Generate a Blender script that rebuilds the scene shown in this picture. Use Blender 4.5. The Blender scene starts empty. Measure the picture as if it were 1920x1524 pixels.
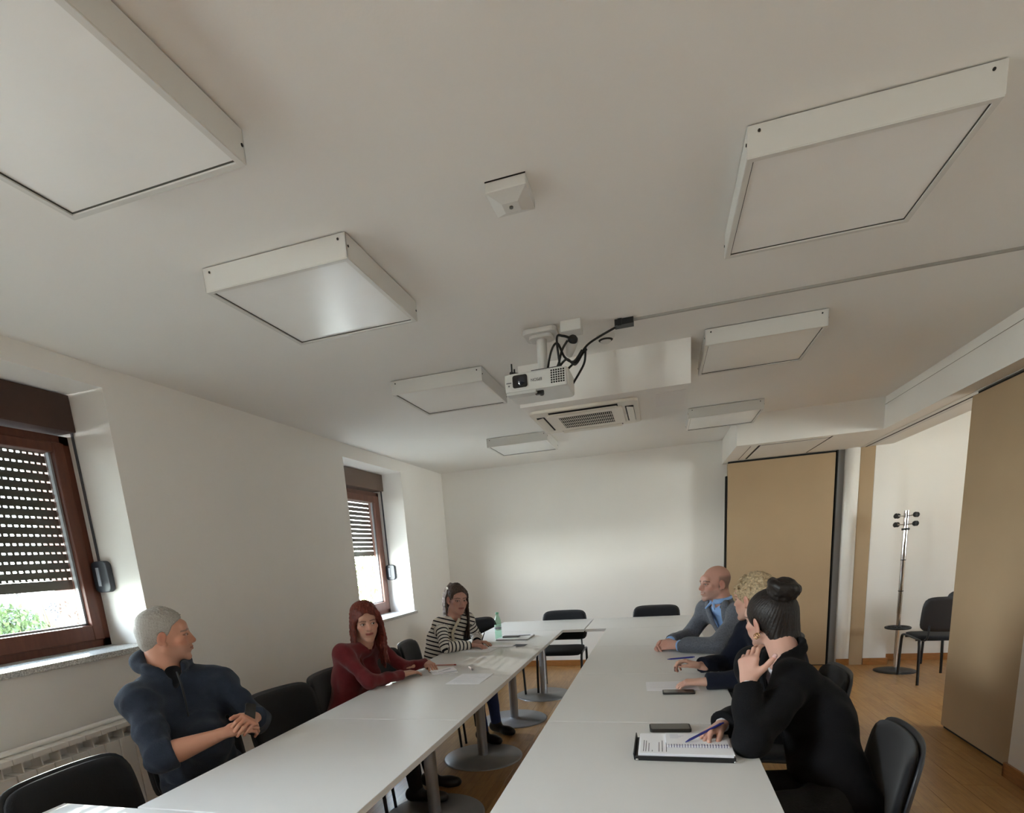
import bpy, bmesh, math, random
import numpy as np
from mathutils import Vector, Matrix, Euler

random.seed(7)
SC = bpy.context.scene
COL = SC.collection
PI = math.pi

# ------------------------------------------------------------------ camera
CAM_H = 1.48
cam_d = bpy.data.cameras.new('camera')
cam = bpy.data.objects.new('camera', cam_d)
COL.objects.link(cam)
SC.camera = cam
F_PX, PX, PY, W_PX, H_PX = 1061.1, 926.52, 1269.53, 1920.0, 1524.0
_r = Vector((0.22057135, 0.28567141, -0.04168203))
_R = Matrix.Rotation(_r.length, 3, _r.normalized())
_B = Matrix(((1, 0, 0), (0, 0, -1), (0, 1, 0)))
_M = _R @ _B                      # world -> camera (x right, y down, z forward)
rx, ry, rz = Vector(_M[0]), Vector(_M[1]), Vector(_M[2])
rot = Matrix((rx, -ry, -rz)).transposed()
cam.matrix_world = Matrix.Translation((0, 0, CAM_H)) @ rot.to_4x4()
cam_d.sensor_fit = 'HORIZONTAL'
cam_d.sensor_width = 36.0
cam_d.lens = 36.0 * F_PX / W_PX
cam_d.shift_x = (W_PX / 2 - PX) / W_PX
cam_d.shift_y = -(H_PX / 2 - PY) / W_PX
cam_d.clip_start = 0.05
cam_d.clip_end = 400

# ------------------------------------------------------------------ world, sun, exposure
SC.view_settings.view_transform = 'Standard'
SC.view_settings.look = 'None'
SC.view_settings.gamma = 1.0
SC.view_settings.use_curve_mapping = False
SC.view_settings.exposure = 1.32
SC.cycles.use_denoising = True
SC.cycles.max_bounces = 10
SC.cycles.diffuse_bounces = 6
SC.cycles.sample_clamp_indirect = 8.0
wd = bpy.data.worlds.new('world')
SC.world = wd
wd.use_nodes = True
nt = wd.node_tree
nt.nodes.clear()
wo = nt.nodes.new('ShaderNodeOutputWorld')
bg = nt.nodes.new('ShaderNodeBackground')
tc = nt.nodes.new('ShaderNodeTexCoord')
sx = nt.nodes.new('ShaderNodeSeparateXYZ')
rp = nt.nodes.new('ShaderNodeValToRGB')
mr = nt.nodes.new('ShaderNodeMapRange')
nt.links.new(tc.outputs['Generated'], sx.inputs[0])
nt.links.new(sx.outputs['Z'], mr.inputs['Value'])
mr.inputs['From Min'].default_value = -1
mr.inputs['From Max'].default_value = 1
nt.links.new(mr.outputs[0], rp.inputs[0])
cr = rp.color_ramp
cr.elements[0].position = 0.0
cr.elements[0].color = (1.32, 1.38, 1.34, 1)
cr.elements[1].position = 1.0
cr.elements[1].color = (0.50, 0.68, 1.0, 1)
e = cr.elements.new(0.49); e.color = (1.32, 1.38, 1.34, 1)
e = cr.elements.new(0.52); e.color = (.96, 1.0, 1.02, 1)
nt.links.new(rp.outputs[0], bg.inputs[0])
SKY = 19.0
bg.inputs[1].default_value = SKY
nt.links.new(bg.outputs[0], wo.inputs[0])

sun_d = bpy.data.lights.new('sun', 'SUN')
sun_d.energy = 15.0
sun_d.angle = 0.012
sun_d.color = (1.0, 0.96, 0.90)
sun = bpy.data.objects.new('sun', sun_d)
COL.objects.link(sun)
sun.rotation_euler = Vector((0.78, -0.60, -0.50)).to_track_quat('-Z', 'Y').to_euler()


def portal(name, loc, size, direction, E=0):
    l = bpy.data.lights.new(name, 'AREA')
    l.shape = 'RECTANGLE'
    l.size, l.size_y = size
    l.cycles.is_portal = True
    o = bpy.data.objects.new(name, l)
    COL.objects.link(o)
    o.location = loc
    o.rotation_euler = Vector(direction).to_track_quat('-Z', 'Z').to_euler()
    return o


YF_ = -3.4
# left wall windows (y centre, z centre), near ones behind the camera, and the next room's windows
for _n, (_y, _z, _w, _h) in enumerate(((1.86, 1.72, 1.22, 1.16), (5.40, 1.6, 1.22, 1.4), (-0.275, 1.75, 1.3, 1.3))):
    portal('window_light', (-3.06, _y, _z), (_w, _h), (1, 0, 0))
portal('window_light', (5.62, 4.075, 1.65), (.85, 1.3), (-1, 0, 0))


# ------------------------------------------------------------------ materials
def lin(h):
    if isinstance(h, str):
        c = [int(h[i:i + 2], 16) / 255 for i in (0, 2, 4)]
        return tuple((x / 12.92 if x <= .04045 else ((x + .055) / 1.055) ** 2.4) for x in c)
    return tuple(h)


MATS = {}


def mat(name, col, rough=.6, metal=0., noise=0., nscale=8., bump=0., bscale=60., spec=.5, coat=0., stretch=None, sheen=0., attr=None, sub=0., trans=0.):
    if name in MATS:
        return MATS[name]
    m = bpy.data.materials.new(name)
    m.use_nodes = True
    n = m.node_tree
    p = n.nodes['Principled BSDF']
    c = lin(col)
    p.inputs['Base Color'].default_value = (*c, 1)
    p.inputs['Roughness'].default_value = rough
    p.inputs['Metallic'].default_value = metal
    p.inputs['Specular IOR Level'].default_value = spec
    p.inputs['Coat Weight'].default_value = coat
    p.inputs['Sheen Weight'].default_value = sheen
    if sub:
        p.inputs['Subsurface Weight'].default_value = sub
        p.inputs['Subsurface Radius'].default_value = (.012, .005, .003)
        p.inputs['Subsurface Scale'].default_value = 1.0
    t = n.nodes.new('ShaderNodeTexCoord')
    mp = n.nodes.new('ShaderNodeMapping')
    n.links.new(t.outputs['Object'], mp.inputs[0])
    if stretch:
        mp.inputs['Scale'].default_value = stretch
    src = None
    if attr:
        a = n.nodes.new('ShaderNodeAttribute')
        a.attribute_name = attr
        src = a.outputs['Color']
        n.links.new(src, p.inputs['Base Color'])
    if noise:
        nz = n.nodes.new('ShaderNodeTexNoise')
        nz.inputs['Scale'].default_value = nscale
        nz.inputs['Detail'].default_value = 4
        n.links.new(mp.outputs[0], nz.inputs['Vector'])
        mx = n.nodes.new('ShaderNodeMix')
        mx.data_type = 'RGBA'
        mx.blend_type = 'MULTIPLY'
        mx.inputs['Factor'].default_value = 1
        r = n.nodes.new('ShaderNodeMapRange')
        r.inputs['From Min'].default_value = .3
        r.inputs['From Max'].default_value = .7
        r.inputs['To Min'].default_value = 1 - noise
        r.inputs['To Max'].default_value = 1 + noise * .6
        n.links.new(nz.outputs[0], r.inputs['Value'])
        if src:
            n.links.new(src, mx.inputs['A'])
        else:
            mx.inputs['A'].default_value = (*c, 1)
        n.links.new(r.outputs[0], mx.inputs['B'])
        n.links.new(mx.outputs['Result'], p.inputs['Base Color'])
    if bump:
        nb = n.nodes.new('ShaderNodeTexNoise')
        nb.inputs['Scale'].default_value = bscale
        nb.inputs['Detail'].default_value = 5
        n.links.new(mp.outputs[0], nb.inputs['Vector'])
        b = n.nodes.new('ShaderNodeBump')
        b.inputs['Strength'].default_value = bump
        b.inputs['Distance'].default_value = .01
        n.links.new(nb.outputs[0], b.inputs['Height'])
        n.links.new(b.outputs[0], p.inputs['Normal'])
    MATS[name] = m
    return m


M_wall = mat('wall_paint', 'F1EEE9', .85, noise=.025, nscale=1.2, bump=.03, bscale=180, spec=.2)
M_ceil = mat('ceiling_paint', 'F0EEEA', .85, noise=.02, nscale=.9, bump=.03, bscale=160, spec=.2)
M_base = mat('baseboard_wood', 'A9713C', .4, noise=.2, nscale=14, stretch=(1, 1, 6))
M_white = mat('white_laminate', 'E0DFDD', .32, noise=.01, nscale=3, spec=.4)
M_edge = mat('tabletop_edge', 'C9C4BC', .45)
M_alu = mat('satin_aluminium', 'B9BCC2', .34, metal=.85, noise=.06, nscale=20)
M_disc = mat('grey_powder_coat', 'A4A6A8', .38, metal=.5, noise=.04, nscale=12)
M_lampfr = mat('lamp_housing', 'D8D6D1', .4, spec=.4)
M_diff = mat('lamp_diffuser', 'F9F9F7', .26, noise=.02, nscale=5, spec=.6)
M_dark = mat('dark_gap', '151310', .8)
M_blk = mat('black_plastic', '17181A', .42, bump=.1, bscale=300)
M_fab = mat('black_fabric', '1A1B1F', .85, noise=.25, nscale=220, bump=.4, bscale=600, spec=.25, sheen=.15)
M_frame = mat('black_steel', '1C1D20', .38, spec=.5)
M_cshell = mat('chair_shell_plastic', '26282D', .45)
M_wood = mat('window_wood', '5E3222', .45, noise=.25, nscale=10, stretch=(4, 4, .6), spec=.4)
M_woodd = mat('shutter_box_wood', '40281F', .5, noise=.15, nscale=8)
M_wood2 = mat('window_wood_far', '6F4636', .45, noise=.2, nscale=10, stretch=(4, 4, .6))
M_panel = mat('partition_laminate', 'B39B7C', .5, noise=.04, nscale=2, spec=.3)
M_panelg = mat('partition_edge', '6B6A68', .5)
M_chrome = mat('chrome', 'D8D8D8', .08, metal=1)
M_rad = mat('radiator_enamel', 'F2EFEA', .35, spec=.4)
M_slat = mat('shutter_slat', '6B655C', .6)
M_strap = mat('grey_strap', '4A4A4E', .8)
M_wind = mat('winder_plastic', '33373F', .35)
M_gran = None
M_paper = mat('paper', 'F6F6FA', .8)
M_ink = mat('printed_ink', '55555A', .8)
M_acw = mat('air_conditioner_plastic', 'E6E0D4', .45)
M_cable = mat('cable_rubber', '141414', .5)
M_pjw = mat('projector_casing', 'D6D6D2', .4, noise=.02)
M_lens = mat('projector_lens_cover', '0C0D10', .12, spec=.7)


def granite():
    m = mat('sill_granite', 'C9C8C4', .35, noise=.55, nscale=140, spec=.5)
    return m


M_gran = granite()


def floor_mat():
    m = bpy.data.materials.new('beech_laminate')
    m.use_nodes = True
    n = m.node_tree
    p = n.nodes['Principled BSDF']
    t = n.nodes.new('ShaderNodeTexCoord')
    mp = n.nodes.new('ShaderNodeMapping')
    oi = n.nodes.new('ShaderNodeObjectInfo')
    n.links.new(t.outputs['Object'], mp.inputs[0])
    mp.inputs['Rotation'].default_value = (0, 0, PI / 2)
    sc = n.nodes.new('ShaderNodeVectorMath'); sc.operation = 'SCALE'
    cb = n.nodes.new('ShaderNodeCombineXYZ')
    n.links.new(oi.outputs['Random'], cb.inputs[0])
    n.links.new(oi.outputs['Random'], cb.inputs[2])
    n.links.new(cb.outputs[0], sc.inputs[0]); sc.inputs['Scale'].default_value = 9
    ad = n.nodes.new('ShaderNodeVectorMath'); ad.operation = 'ADD'
    n.links.new(mp.outputs[0], ad.inputs[0]); n.links.new(sc.outputs[0], ad.inputs[1])
    br = n.nodes.new('ShaderNodeTexBrick')
    br.offset = .37
    br.inputs['Scale'].default_value = 1
    br.inputs['Brick Width'].default_value = .42
    br.inputs['Row Height'].default_value = .0633
    br.inputs['Mortar Size'].default_value = .0008
    br.inputs['Color1'].default_value = (*lin('B58A54'), 1)
    br.inputs['Color2'].default_value = (*lin('A47843'), 1)
    br.inputs['Mortar'].default_value = (*lin('7E5428'), 1)
    n.links.new(ad.outputs[0], br.inputs['Vector'])
    nz = n.nodes.new('ShaderNodeTexNoise')
    nz.inputs['Scale'].default_value = 6
    nz.inputs['Detail'].default_value = 6
    mp2 = n.nodes.new('ShaderNodeMapping')
    mp2.inputs['Scale'].default_value = (9, 1, 1)
    n.links.new(t.outputs['Object'], mp2.inputs[0])
    n.links.new(mp2.outputs[0], nz.inputs['Vector'])
    r = n.nodes.new('ShaderNodeMapRange')
    r.inputs['From Min'].default_value = .3; r.inputs['From Max'].default_value = .7
    r.inputs['To Min'].default_value = .84; r.inputs['To Max'].default_value = 1.1
    n.links.new(nz.outputs[0], r.inputs['Value'])
    mx = n.nodes.new('ShaderNodeMix'); mx.data_type = 'RGBA'; mx.blend_type = 'MULTIPLY'
    mx.inputs['Factor'].default_value = 1
    n.links.new(br.outputs['Color'], mx.inputs['A']); n.links.new(r.outputs[0], mx.inputs['B'])
    n.links.new(mx.outputs['Result'], p.inputs['Base Color'])
    p.inputs['Roughness'].default_value = .3
    p.inputs['Specular IOR Level'].default_value = .5
    return m


M_floor = floor_mat()


def glass_mat(name='window_glass', tint=(.96, .98, .97), gl=.06):
    m = bpy.data.materials.new(name)
    m.use_nodes = True
    n = m.node_tree
    n.nodes.clear()
    o = n.nodes.new('ShaderNodeOutputMaterial')
    tr = n.nodes.new('ShaderNodeBsdfTransparent')
    tr.inputs[0].default_value = (*tint, 1)
    g = n.nodes.new('ShaderNodeBsdfGlossy')
    g.inputs['Roughness'].default_value = .02
    f = n.nodes.new('ShaderNodeFresnel')
    f.inputs[0].default_value = 1.45
    mx = n.nodes.new('ShaderNodeMixShader')
    ge = n.nodes.new('ShaderNodeNewGeometry')
    iv = n.nodes.new('ShaderNodeMath'); iv.operation = 'SUBTRACT'; iv.inputs[0].default_value = 1
    n.links.new(ge.outputs['Backfacing'], iv.inputs[1])
    ml = n.nodes.new('ShaderNodeMath'); ml.operation = 'MULTIPLY'
    n.links.new(iv.outputs[0], ml.inputs[0]); n.links.new(f.outputs[0], ml.inputs[1])
    n.links.new(ml.outputs[0], mx.inputs[0])
    n.links.new(tr.outputs[0], mx.inputs[1])
    n.links.new(g.outputs[0], mx.inputs[2])
    n.links.new(mx.outputs[0], o.inputs[0])
    return m


M_glass = glass_mat()
M_glass2 = glass_mat('view_dimming_glass', (.74, .77, .76))  # tint added only to keep the near view from washing out
M_bottle = glass_mat('bottle_plastic', (.72, .92, .82))


# ------------------------------------------------------------------ mesh helpers
class MB:
    def __init__(s):
        s.v = []; s.f = []; s.sm = []

    def add(s, vs, fs, smooth=False):
        b = len(s.v)
        s.v += [tuple(v) for v in vs]
        s.f += [tuple(b + i for i in f) for f in fs]
        s.sm += [smooth] * len(fs)
        return s

    def box(s, c, d, rz=0., R=None):
        x, y, z = d[0] / 2, d[1] / 2, d[2] / 2
        vs = [Vector((a * x, b * y, e * z)) for a in (-1, 1) for b in (-1, 1) for e in (-1, 1)]
        m = R if R is not None else Matrix.Rotation(rz, 3, 'Z')
        vs = [m @ v + Vector(c) for v in vs]
        return s.add(vs, [(0, 1, 3, 2), (4, 6, 7, 5), (0, 4, 5, 1), (2, 3, 7, 6), (0, 2, 6, 4), (1, 5, 7, 3)])

    def b2(s, lo, hi):
        lo, hi = Vector(lo), Vector(hi)
        return s.box((lo + hi) / 2, hi - lo)

    def tube(s, pts, r, n=10, caps=True, closed=False, flat=None):
        pts = [Vector(p) for p in pts]
        rs = r if isinstance(r, (list, tuple)) else [r] * len(pts)
        rings = []
        ref = None
        N = len(pts)
        for i, p in enumerate(pts):
            if closed:
                t = pts[(i + 1) % N] - pts[i - 1]
            else:
                t = pts[min(i + 1, N - 1)] - pts[max(i - 1, 0)]
            t.normalize()
            if ref is None:
                ref = Vector((0, 0, 1)) if abs(t.z) < .9 else Vector((0, 1, 0))
            a = (ref - t * ref.dot(t)).normalized()
            ref = a
            b = t.cross(a)
            fl = flat or 1
            rings.append([p + (a * math.cos(2 * PI * k / n) + b * fl * math.sin(2 * PI * k / n)) * rs[i] for k in range(n)])
        vs = [v for q in rings for v in q]
        fs = []
        for i in range(N if closed else N - 1):
            j = (i + 1) % N
            for k in range(n):
                l = (k + 1) % n
                fs.append((i * n + k, i * n + l, j * n + l, j * n + k))
        s.add(vs, fs, True)
        if caps and not closed:
            s.add(rings[0], [tuple(range(n))[::-1]])
            s.add(rings[-1], [tuple(range(n))])
        return s

    def lathe(s, prof, c=(0, 0, 0), n=32, R=None, smooth=True):
        R = R or Matrix.Identity(3)
        vs = []
        for (r, z) in prof:
            for k in range(n):
                a = 2 * PI * k / n
                vs.append(R @ Vector((r * math.cos(a), r * math.sin(a), z)) + Vector(c))
        fs = []
        for i in range(len(prof) - 1):
            for k in range(n):
                l = (k + 1) % n
                fs.append((i * n + k, i * n + l, (i + 1) * n + l, (i + 1) * n + k))
        s.add(vs, fs, smooth)
        if prof[0][0] > 1e-5:
            s.add(vs[:n], [tuple(range(n))[::-1]])
        if prof[-1][0] > 1e-5:
            s.add(vs[-n:], [tuple(range(n))])
        return s

    def prism(s, poly, h, R=None, c=(0, 0, 0)):
        """poly in xy, extruded 0..h along z, then R, c"""
        R = R or Matrix.Identity(3)
        n = len(poly)
        vs = [R @ Vector((x, y, 0)) + Vector(c) for x, y in poly] + [R @ Vector((x, y, h)) + Vector(c) for x, y in poly]
        fs = [tuple(range(n))[::-1], tuple(range(n, 2 * n))] + [(i, (i + 1) % n, n + (i + 1) % n, n + i) for i in range(n)]
        return s.add(vs, fs)

    def build(s, name, m, parent=None, bevel=0., bseg=2, auto=False):
        me = bpy.data.meshes.new(name)
        me.from_pydata(s.v, [], s.f)
        me.polygons.foreach_set('use_smooth', s.sm)
        me.materials.append(m)
        me.update()
        bm = bmesh.new(); bm.from_mesh(me)
        bmesh.ops.recalc_face_normals(bm, faces=bm.faces)
        if bevel:
            es = [e_ for e_ in bm.edges if len(e_.link_faces) == 2 and e_.calc_face_angle(0) > .5]
            bmesh.ops.bevel(bm, geom=es, offset=bevel, segments=bseg, profile=.6, affect='EDGES', clamp_overlap=True)
        bm.to_mesh(me); bm.free()
        return link(name, me, parent)


def link(name, me, parent=None):
    o = bpy.data.objects.new(name, me)
    COL.objects.link(o)
    if parent is not None:
        o.parent = parent
    return o


def tag(o, label=None, cat=None, group=None, kind=None):
    if label: o['label'] = label
    if cat: o['category'] = cat
    if group: o['group'] = group
    if kind: o['kind'] = kind
    return o


def empty(name, loc=(0, 0, 0), rz=0., label=None, cat=None, group=None, kind=None):
    o = bpy.data.objects.new(name, None)
    o.empty_display_size = .1
    COL.objects.link(o)
    o.location = loc
    o.rotation_euler = (0, 0, rz)
    return tag(o, label, cat, group, kind)


def dup(root, loc=None, rz=None, label=None):
    r = root.copy(); COL.objects.link(r)
    if loc is not None: r.location = loc
    if rz is not None: r.rotation_euler = (0, 0, rz)
    if label: r['label'] = label
    kids = {}
    for o in list(COL.objects):
        kids.setdefault(o.parent, []).append(o)
    for ch in kids.get(root, []):
        c = ch.copy(); COL.objects.link(c); c.parent = r
        for g in kids.get(ch, []):
            d = g.copy(); COL.objects.link(d); d.parent = c
    return r


def rrect(w, h, r, n=5):
    pts = []
    for cx, cy, a0 in ((w / 2 - r, h / 2 - r, 0), (-w / 2 + r, h / 2 - r, PI / 2), (-w / 2 + r, -h / 2 + r, PI), (w / 2 - r, -h / 2 + r, 1.5 * PI)):
        for k in range(n + 1):
            a = a0 + PI / 2 * k / n
            pts.append((cx + r * math.cos(a), cy + r * math.sin(a)))
    return pts


def rbox(mb, c, d, r, R=None, n=4):
    """rounded-corner slab: rounded in its local xy, thickness d[2]"""
    R = R or Matrix.Identity(3)
    mb.prism(rrect(d[0], d[1], r, n), d[2], R, Vector(c) - R @ Vector((0, 0, d[2] / 2)))
    return mb


def struct(o):
    o['kind'] = 'structure'
    return o


# ------------------------------------------------------------------ room shell
XL, YB, ZC = -2.72, 7.26, 2.56
YF = -3.4
XR = 1.93           # right wall / partition line
XO = -3.12          # outer face of left wall
UZ = 2.30           # underside of beams


def wall_with_holes(mb, x0, x1, y0, y1, z0, z1, holes):
    """wall slab in the yz plane between x0..x1; holes = [(ya,yb,za,zb)]"""
    ys = sorted({y0, y1, *[h[0] for h in holes], *[h[1] for h in holes]})
    for a, b in zip(ys[:-1], ys[1:]):
        hs = [h for h in holes if h[0] <= a + 1e-6 and h[1] >= b - 1e-6]
        if not hs:
            mb.b2((x0, a, z0), (x1, b, z1))
        else:
            h = hs[0]
            if h[2] > z0: mb.b2((x0, a, z0), (x1, b, h[2]))
            if h[3] < z1: mb.b2((x0, a, h[3]), (x1, b, z1))


W1 = (1.25, 2.475, 1.112, 2.457)
W2 = (4.80, 6.01, .897, 2.44)
W3 = (-.9, .35, 1.10, 2.45)
m = MB(); wall_with_holes(m, XO, XL, YF, YB + .2, -.2, ZC + .1, [W1, W2, W3])
struct(m.build('wall_left', M_wall))
m = MB(); m.b2((XL - .02, YB, -.2), (2.36, YB + .2, ZC + .1)); m.b2((2.36, YB + .02, -.2), (5.9, YB + .2, ZC + .1))
struct(m.build('wall_back', M_wall))
m = MB(); m.b2((XL - .02, YF - .2, -.2), (5.9, YF, ZC + .1))
struct(m.build('wall_front', mat('front_wall_dimmed', '8E857A', .8)))  # unseen wall, coloured darker than the others to cut bounced light
m = MB(); m.b2((XL - .02, YF - .02, ZC), (5.9, YB + .02, ZC + .1)); struct(m.build('ceiling', M_ceil))
# right wall this side of the folding partition
m = MB(); m.b2((XR, YF, 0), (2.29, 3.80, UZ)); struct(m.build('wall_right', M_wall))
m = MB(); m.b2((XR - .016, YF, 0), (XR, 3.815, .085)); m.b2((XR - .016, 3.80, 0), (2.1, 3.816, .085))
struct(m.build('baseboard_right', M_base, bevel=.003))
# far room right wall with a window
m = MB(); wall_with_holes(m, 5.5, 5.7, YF, YB + .1, -.2, ZC + .1, [(3.65, 4.5, 1.0, 2.3)])
struct(m.build('wall_far_right', M_wall))
# long downstand beam over the partition line
m = MB(); m.b2((1.855, YF, UZ), (2.29, YB, ZC)); struct(m.build('trim_beam', M_wall))
m = MB(); m.b2((1.8515, YF, 2.497), (1.8552, 5.96, 2.4985)); struct(m.build('trim_beam_joint', mat('joint_shadow', '8A8378', .9)))
m = MB(); m.b2((2.035, YF, UZ - .004), (2.05, YB - .22, UZ + .0005)); struct(m.build('trim_track_slot', M_dark))
m = MB(); m.b2((1.985, YF, UZ - .003), (2.033, YB - .22, UZ + .0005)); m.b2((2.052, YF, UZ - .003), (2.10, YB - .22, UZ + .0005)); struct(m.build('trim_track_rail', M_lampfr))
# soffit box in the back right corner over the parked panels
m = MB(); m.b2((.68, 5.96, UZ), (1.856, YB, ZC)); struct(m.build('trim_soffit', M_wall))
# hatch seams and panel tracks in the soffit underside
hatch = MB()
hatch.b2((.905, 6.10, UZ - .003), (1.47, 6.985, UZ + .0005))
struct(hatch.build('trim_soffit_hatch', M_ceil))
seam = MB()
seam.b2((.885, 6.08, UZ - .0015), (.903, 6.99, UZ + .0007)); seam.b2((1.472, 6.02, UZ - .0015), (1.486, 6.99, UZ + .0007))
seam.b2((.90, 6.085, UZ - .0012), (1.48, 6.097, UZ + .0007)); seam.b2((.815, 6.08, UZ - .0012), (.820, 6.99, UZ + .0007))
struct(seam.build('trim_soffit_seam', M_dark))
# pilasters / jambs at the end of the partition line
m = MB(); m.tube([(1.945, 7.10, 0), (1.945, 7.10, UZ)], .075, 24); struct(m.build('trim_round_column', M_wall))
m = MB(); m.b2((2.0, 7.045, .0), (2.135, 7.24, UZ)); struct(m.build('trim_partition_jamb', M_panel, bevel=.004))
m = MB(); m.b2((2.137, 7.05, 0), (2.36, 7.25, UZ)); struct(m.build('trim_white_pilaster', M_wall))
m = MB(); m.b2((1.87, 7.015, 0), (1.998, 7.03, .075)); m.b2((2.137, 7.035, 0), (2.375, 7.05, .075)); m.b2((2.36, 7.05, 0), (2.375, 7.27, .075))
m.b2((2.375, YB + .005, 0), (5.5, YB + .02, .075)); struct(m.build('baseboard_far', M_base, bevel=.003))
m = MB(); m.b2((XL, YB - .015, 0), (.70, YB, .075)); struct(m.build('baseboard_back', M_base, bevel=.003))
m = MB(); m.b2((XL, YF, 0), (XL + .015, YB - .015, .075)); struct(m.build('baseboard_left', M_base, bevel=.003))
m = MB(); m.b2((1.803, 7.10, 0), (1.87, 7.25, UZ)); struct(m.build('trim_dark_reveal', mat('reveal_grey', '8C8C8E', .6)))
m = MB(); m.b2((1.790, 7.07, .0), (1.802, 7.17, UZ)); struct(m.build('trim_panel_slot', M_dark))

# floor with laminate planks
m = MB(); m.b2((XL - .05, YF - .05, -.2), (5.6, YB + .1, -.012)); fl = struct(m.build('floor', mat('floor_screed', '6B4A28', .9)))
pw, pl = .19, 1.28
mb = MB(); mb.b2((0, 0, -.010), (pw - .0012, pl - .0015, 0)); first = None
k = 0
x = XL
col = 0
while x < 4.6:
    y = YF + ((col * .457) % 1.0) * pl - pl
    while y < YB:
        if y + pl > .9 and (x < 2.2 or y > 2.0):
            if first is None:
                first = mb.build('plank', M_floor, fl); o = first
            else:
                o = first.copy(); COL.objects.link(o); o.parent = fl
            o.location = (x, y, 0)
            if y + pl > YB + .1:
                o.scale = (1, (YB + .1 - y) / pl, 1)
            k += 1
        y += pl
    x += pw; col += 1
# unseen rest of floor
m = MB(); m.b2((XL, YF, -.012), (5.5, -.42, -.0005)); m.b2((4.62, -.42, -.012), (5.5, YB, -.0005)); m.b2((2.2, -.42, -.012), (4.62, .7, -.0005))
struct(m.build('floor_rest', M_floor))


# ------------------------------------------------------------------ windows
def window(name, W, fz0, fz1, boxz, gz0, gz1, gy1, shz, slat_n, wood, boxm, mullion=None):
    y0, y1 = W[0], W[1]
    w = empty(name, (-3.02, (y0 + y1) / 2, fz0), kind='structure')
    off = Vector((3.02, -(y0 + y1) / 2, -fz0))

    def B(mb, lo, hi): mb.b2(Vector(lo) + off, Vector(hi) + off)
    xf, xb = -3.02, -3.09
    fw = .055
    m = MB()                                   # outer frame
    B(m, (xb, y0, fz0), (xf, y0 + fw, fz1)); B(m, (xb, y1 - fw, fz0), (xf, y1, fz1))
    B(m, (xb, y0, fz0), (xf, y1, fz0 + .05)); B(m, (xb, y0, fz1 - .05), (xf, y1, fz1))
    m.build('window_frame', wood, w, bevel=.004)
    sy0, sy1 = y0 + .045, y1 - .045
    gy0 = sy0 + .075
    m = MB()                                   # sash
    B(m, (xb + .01, sy0, fz0 + .04), (xf + .018, gy0, fz1 - .04)); B(m, (xb + .01, gy1, fz0 + .04), (xf + .018, sy1, fz1 - .04))
    B(m, (xb + .01, gy0, fz0 + .04), (xf + .018, gy1, gz0)); B(m, (xb + .01, gy0, gz1), (xf + .018, gy1, fz1 - .04))
    sash = m.build('window_sash', wood, w, bevel=.006)
    m = MB(); B(m, (-3.055, gy0 - .005, gz0 - .005), (-3.05, gy1 + .005, gz1 + .005)); m.build('window_pane', M_glass2 if name == 'window_1' else M_glass, sash)
    m = MB()
    for a, b in (((-3.049, gy0, gz0), (-3.03, gy0 + .012, gz1)), ((-3.049, gy1 - .012, gz0), (-3.03, gy1, gz1)), ((-3.049, gy0, gz0), (-3.03, gy1, gz0 + .012))):
        B(m, a, b)
    m.build('glazing_bead', mat('bead_grey', '8C8F92', .4), sash)
    m = MB(); B(m, (xf + .018, sy1 - .05, (gz0 + gz1) / 2 - .06), (xf + .03, sy1 - .02, (gz0 + gz1) / 2 + .06))
    # shutter box
    m = MB(); B(m, (-3.09, y0 + .002, boxz[0]), (-2.945, y1 - .006, boxz[1])); m.build('shutter_box', boxm, w, bevel=.004)
    # granite sill
    m = MB(); B(m, (-3.10, y0 + .001, fz0 - .028), (-2.7195, y1 - .001, fz0 + .002)); B(m, (-2.7195, y0 - .03, fz0 - .028), (-2.69, y1 + .03, fz0 + .002))
    m.build('window_sill', M_gran, w, bevel=.003)
    # strap and winder on the reveal
    wz = fz0 + (.33 if fz0 > 1 else .40)
    m = MB(); B(m, (-2.985, y1 - .008, wz + .1), (-2.970, y1 - .004, boxz[0])); m.build('shutter_strap', M_strap, w)
    m = MB(); rbox(m, Vector((-2.955, y1 - .018, wz + .05)) + off, (.11, .17, .034), .03, Matrix.Rotation(PI / 2, 3, 'X'))
    wn = m.build('strap_winder', M_wind, w, bevel=.006)
    m = MB(); B(m, (-2.975, y1 - .04, wz), (-2.955, y1 - .034, wz + .1)); m.build('winder_slot', mat('winder_grey', '9AA0AA', .4), wn)
    # roller shutter of slotted slats outside the pane
    m = MB()
    B(m, (-3.135, y0 - .02, shz - .012), (-3.115, y1 + .02, shz + .04))
    B(m, (-3.15, y0 - .03, fz0), (-3.11, y0, fz1 + .1)); B(m, (-3.15, y1, fz0), (-3.11, y1 + .03, fz1 + .1))
    sh = m.build('roller_shutter', M_slat, w)
    pitch = .046
    mb = MB()
    L = y1 - y0
    mb.b2((-.006, -L / 2, .010), (.006, L / 2, pitch - .001))
    nb = int(L / .030)
    for i in range(nb + 1):
        yy = -L / 2 + i * L / nb
        mb.b2((-.003, yy - .0055, -.001), (.003, yy + .0055, .011))
    f0 = None
    z = shz + .042
    while z < fz1 + .05:
        if f0 is None:
            f0 = mb.build('slat', M_slat, sh); o = f0
        else:
            o = f0.copy(); COL.objects.link(o); o.parent = sh
        o.location = Vector((-3.125, (y0 + y1) / 2, z)) + off
        z += pitch
    return w


window('window_1', W1, 1.14, 2.255, (2.268, 2.450), 1.265, 2.165, 2.37, 1.477, 18, M_wood, M_woodd)
window('window_2', W2, .925, 2.25, (2.262, 2.435), 1.055, 2.14, 5.87, 1.585, 18, M_wood2, mat('shutter_box_far', '6A5648', .5))


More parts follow.
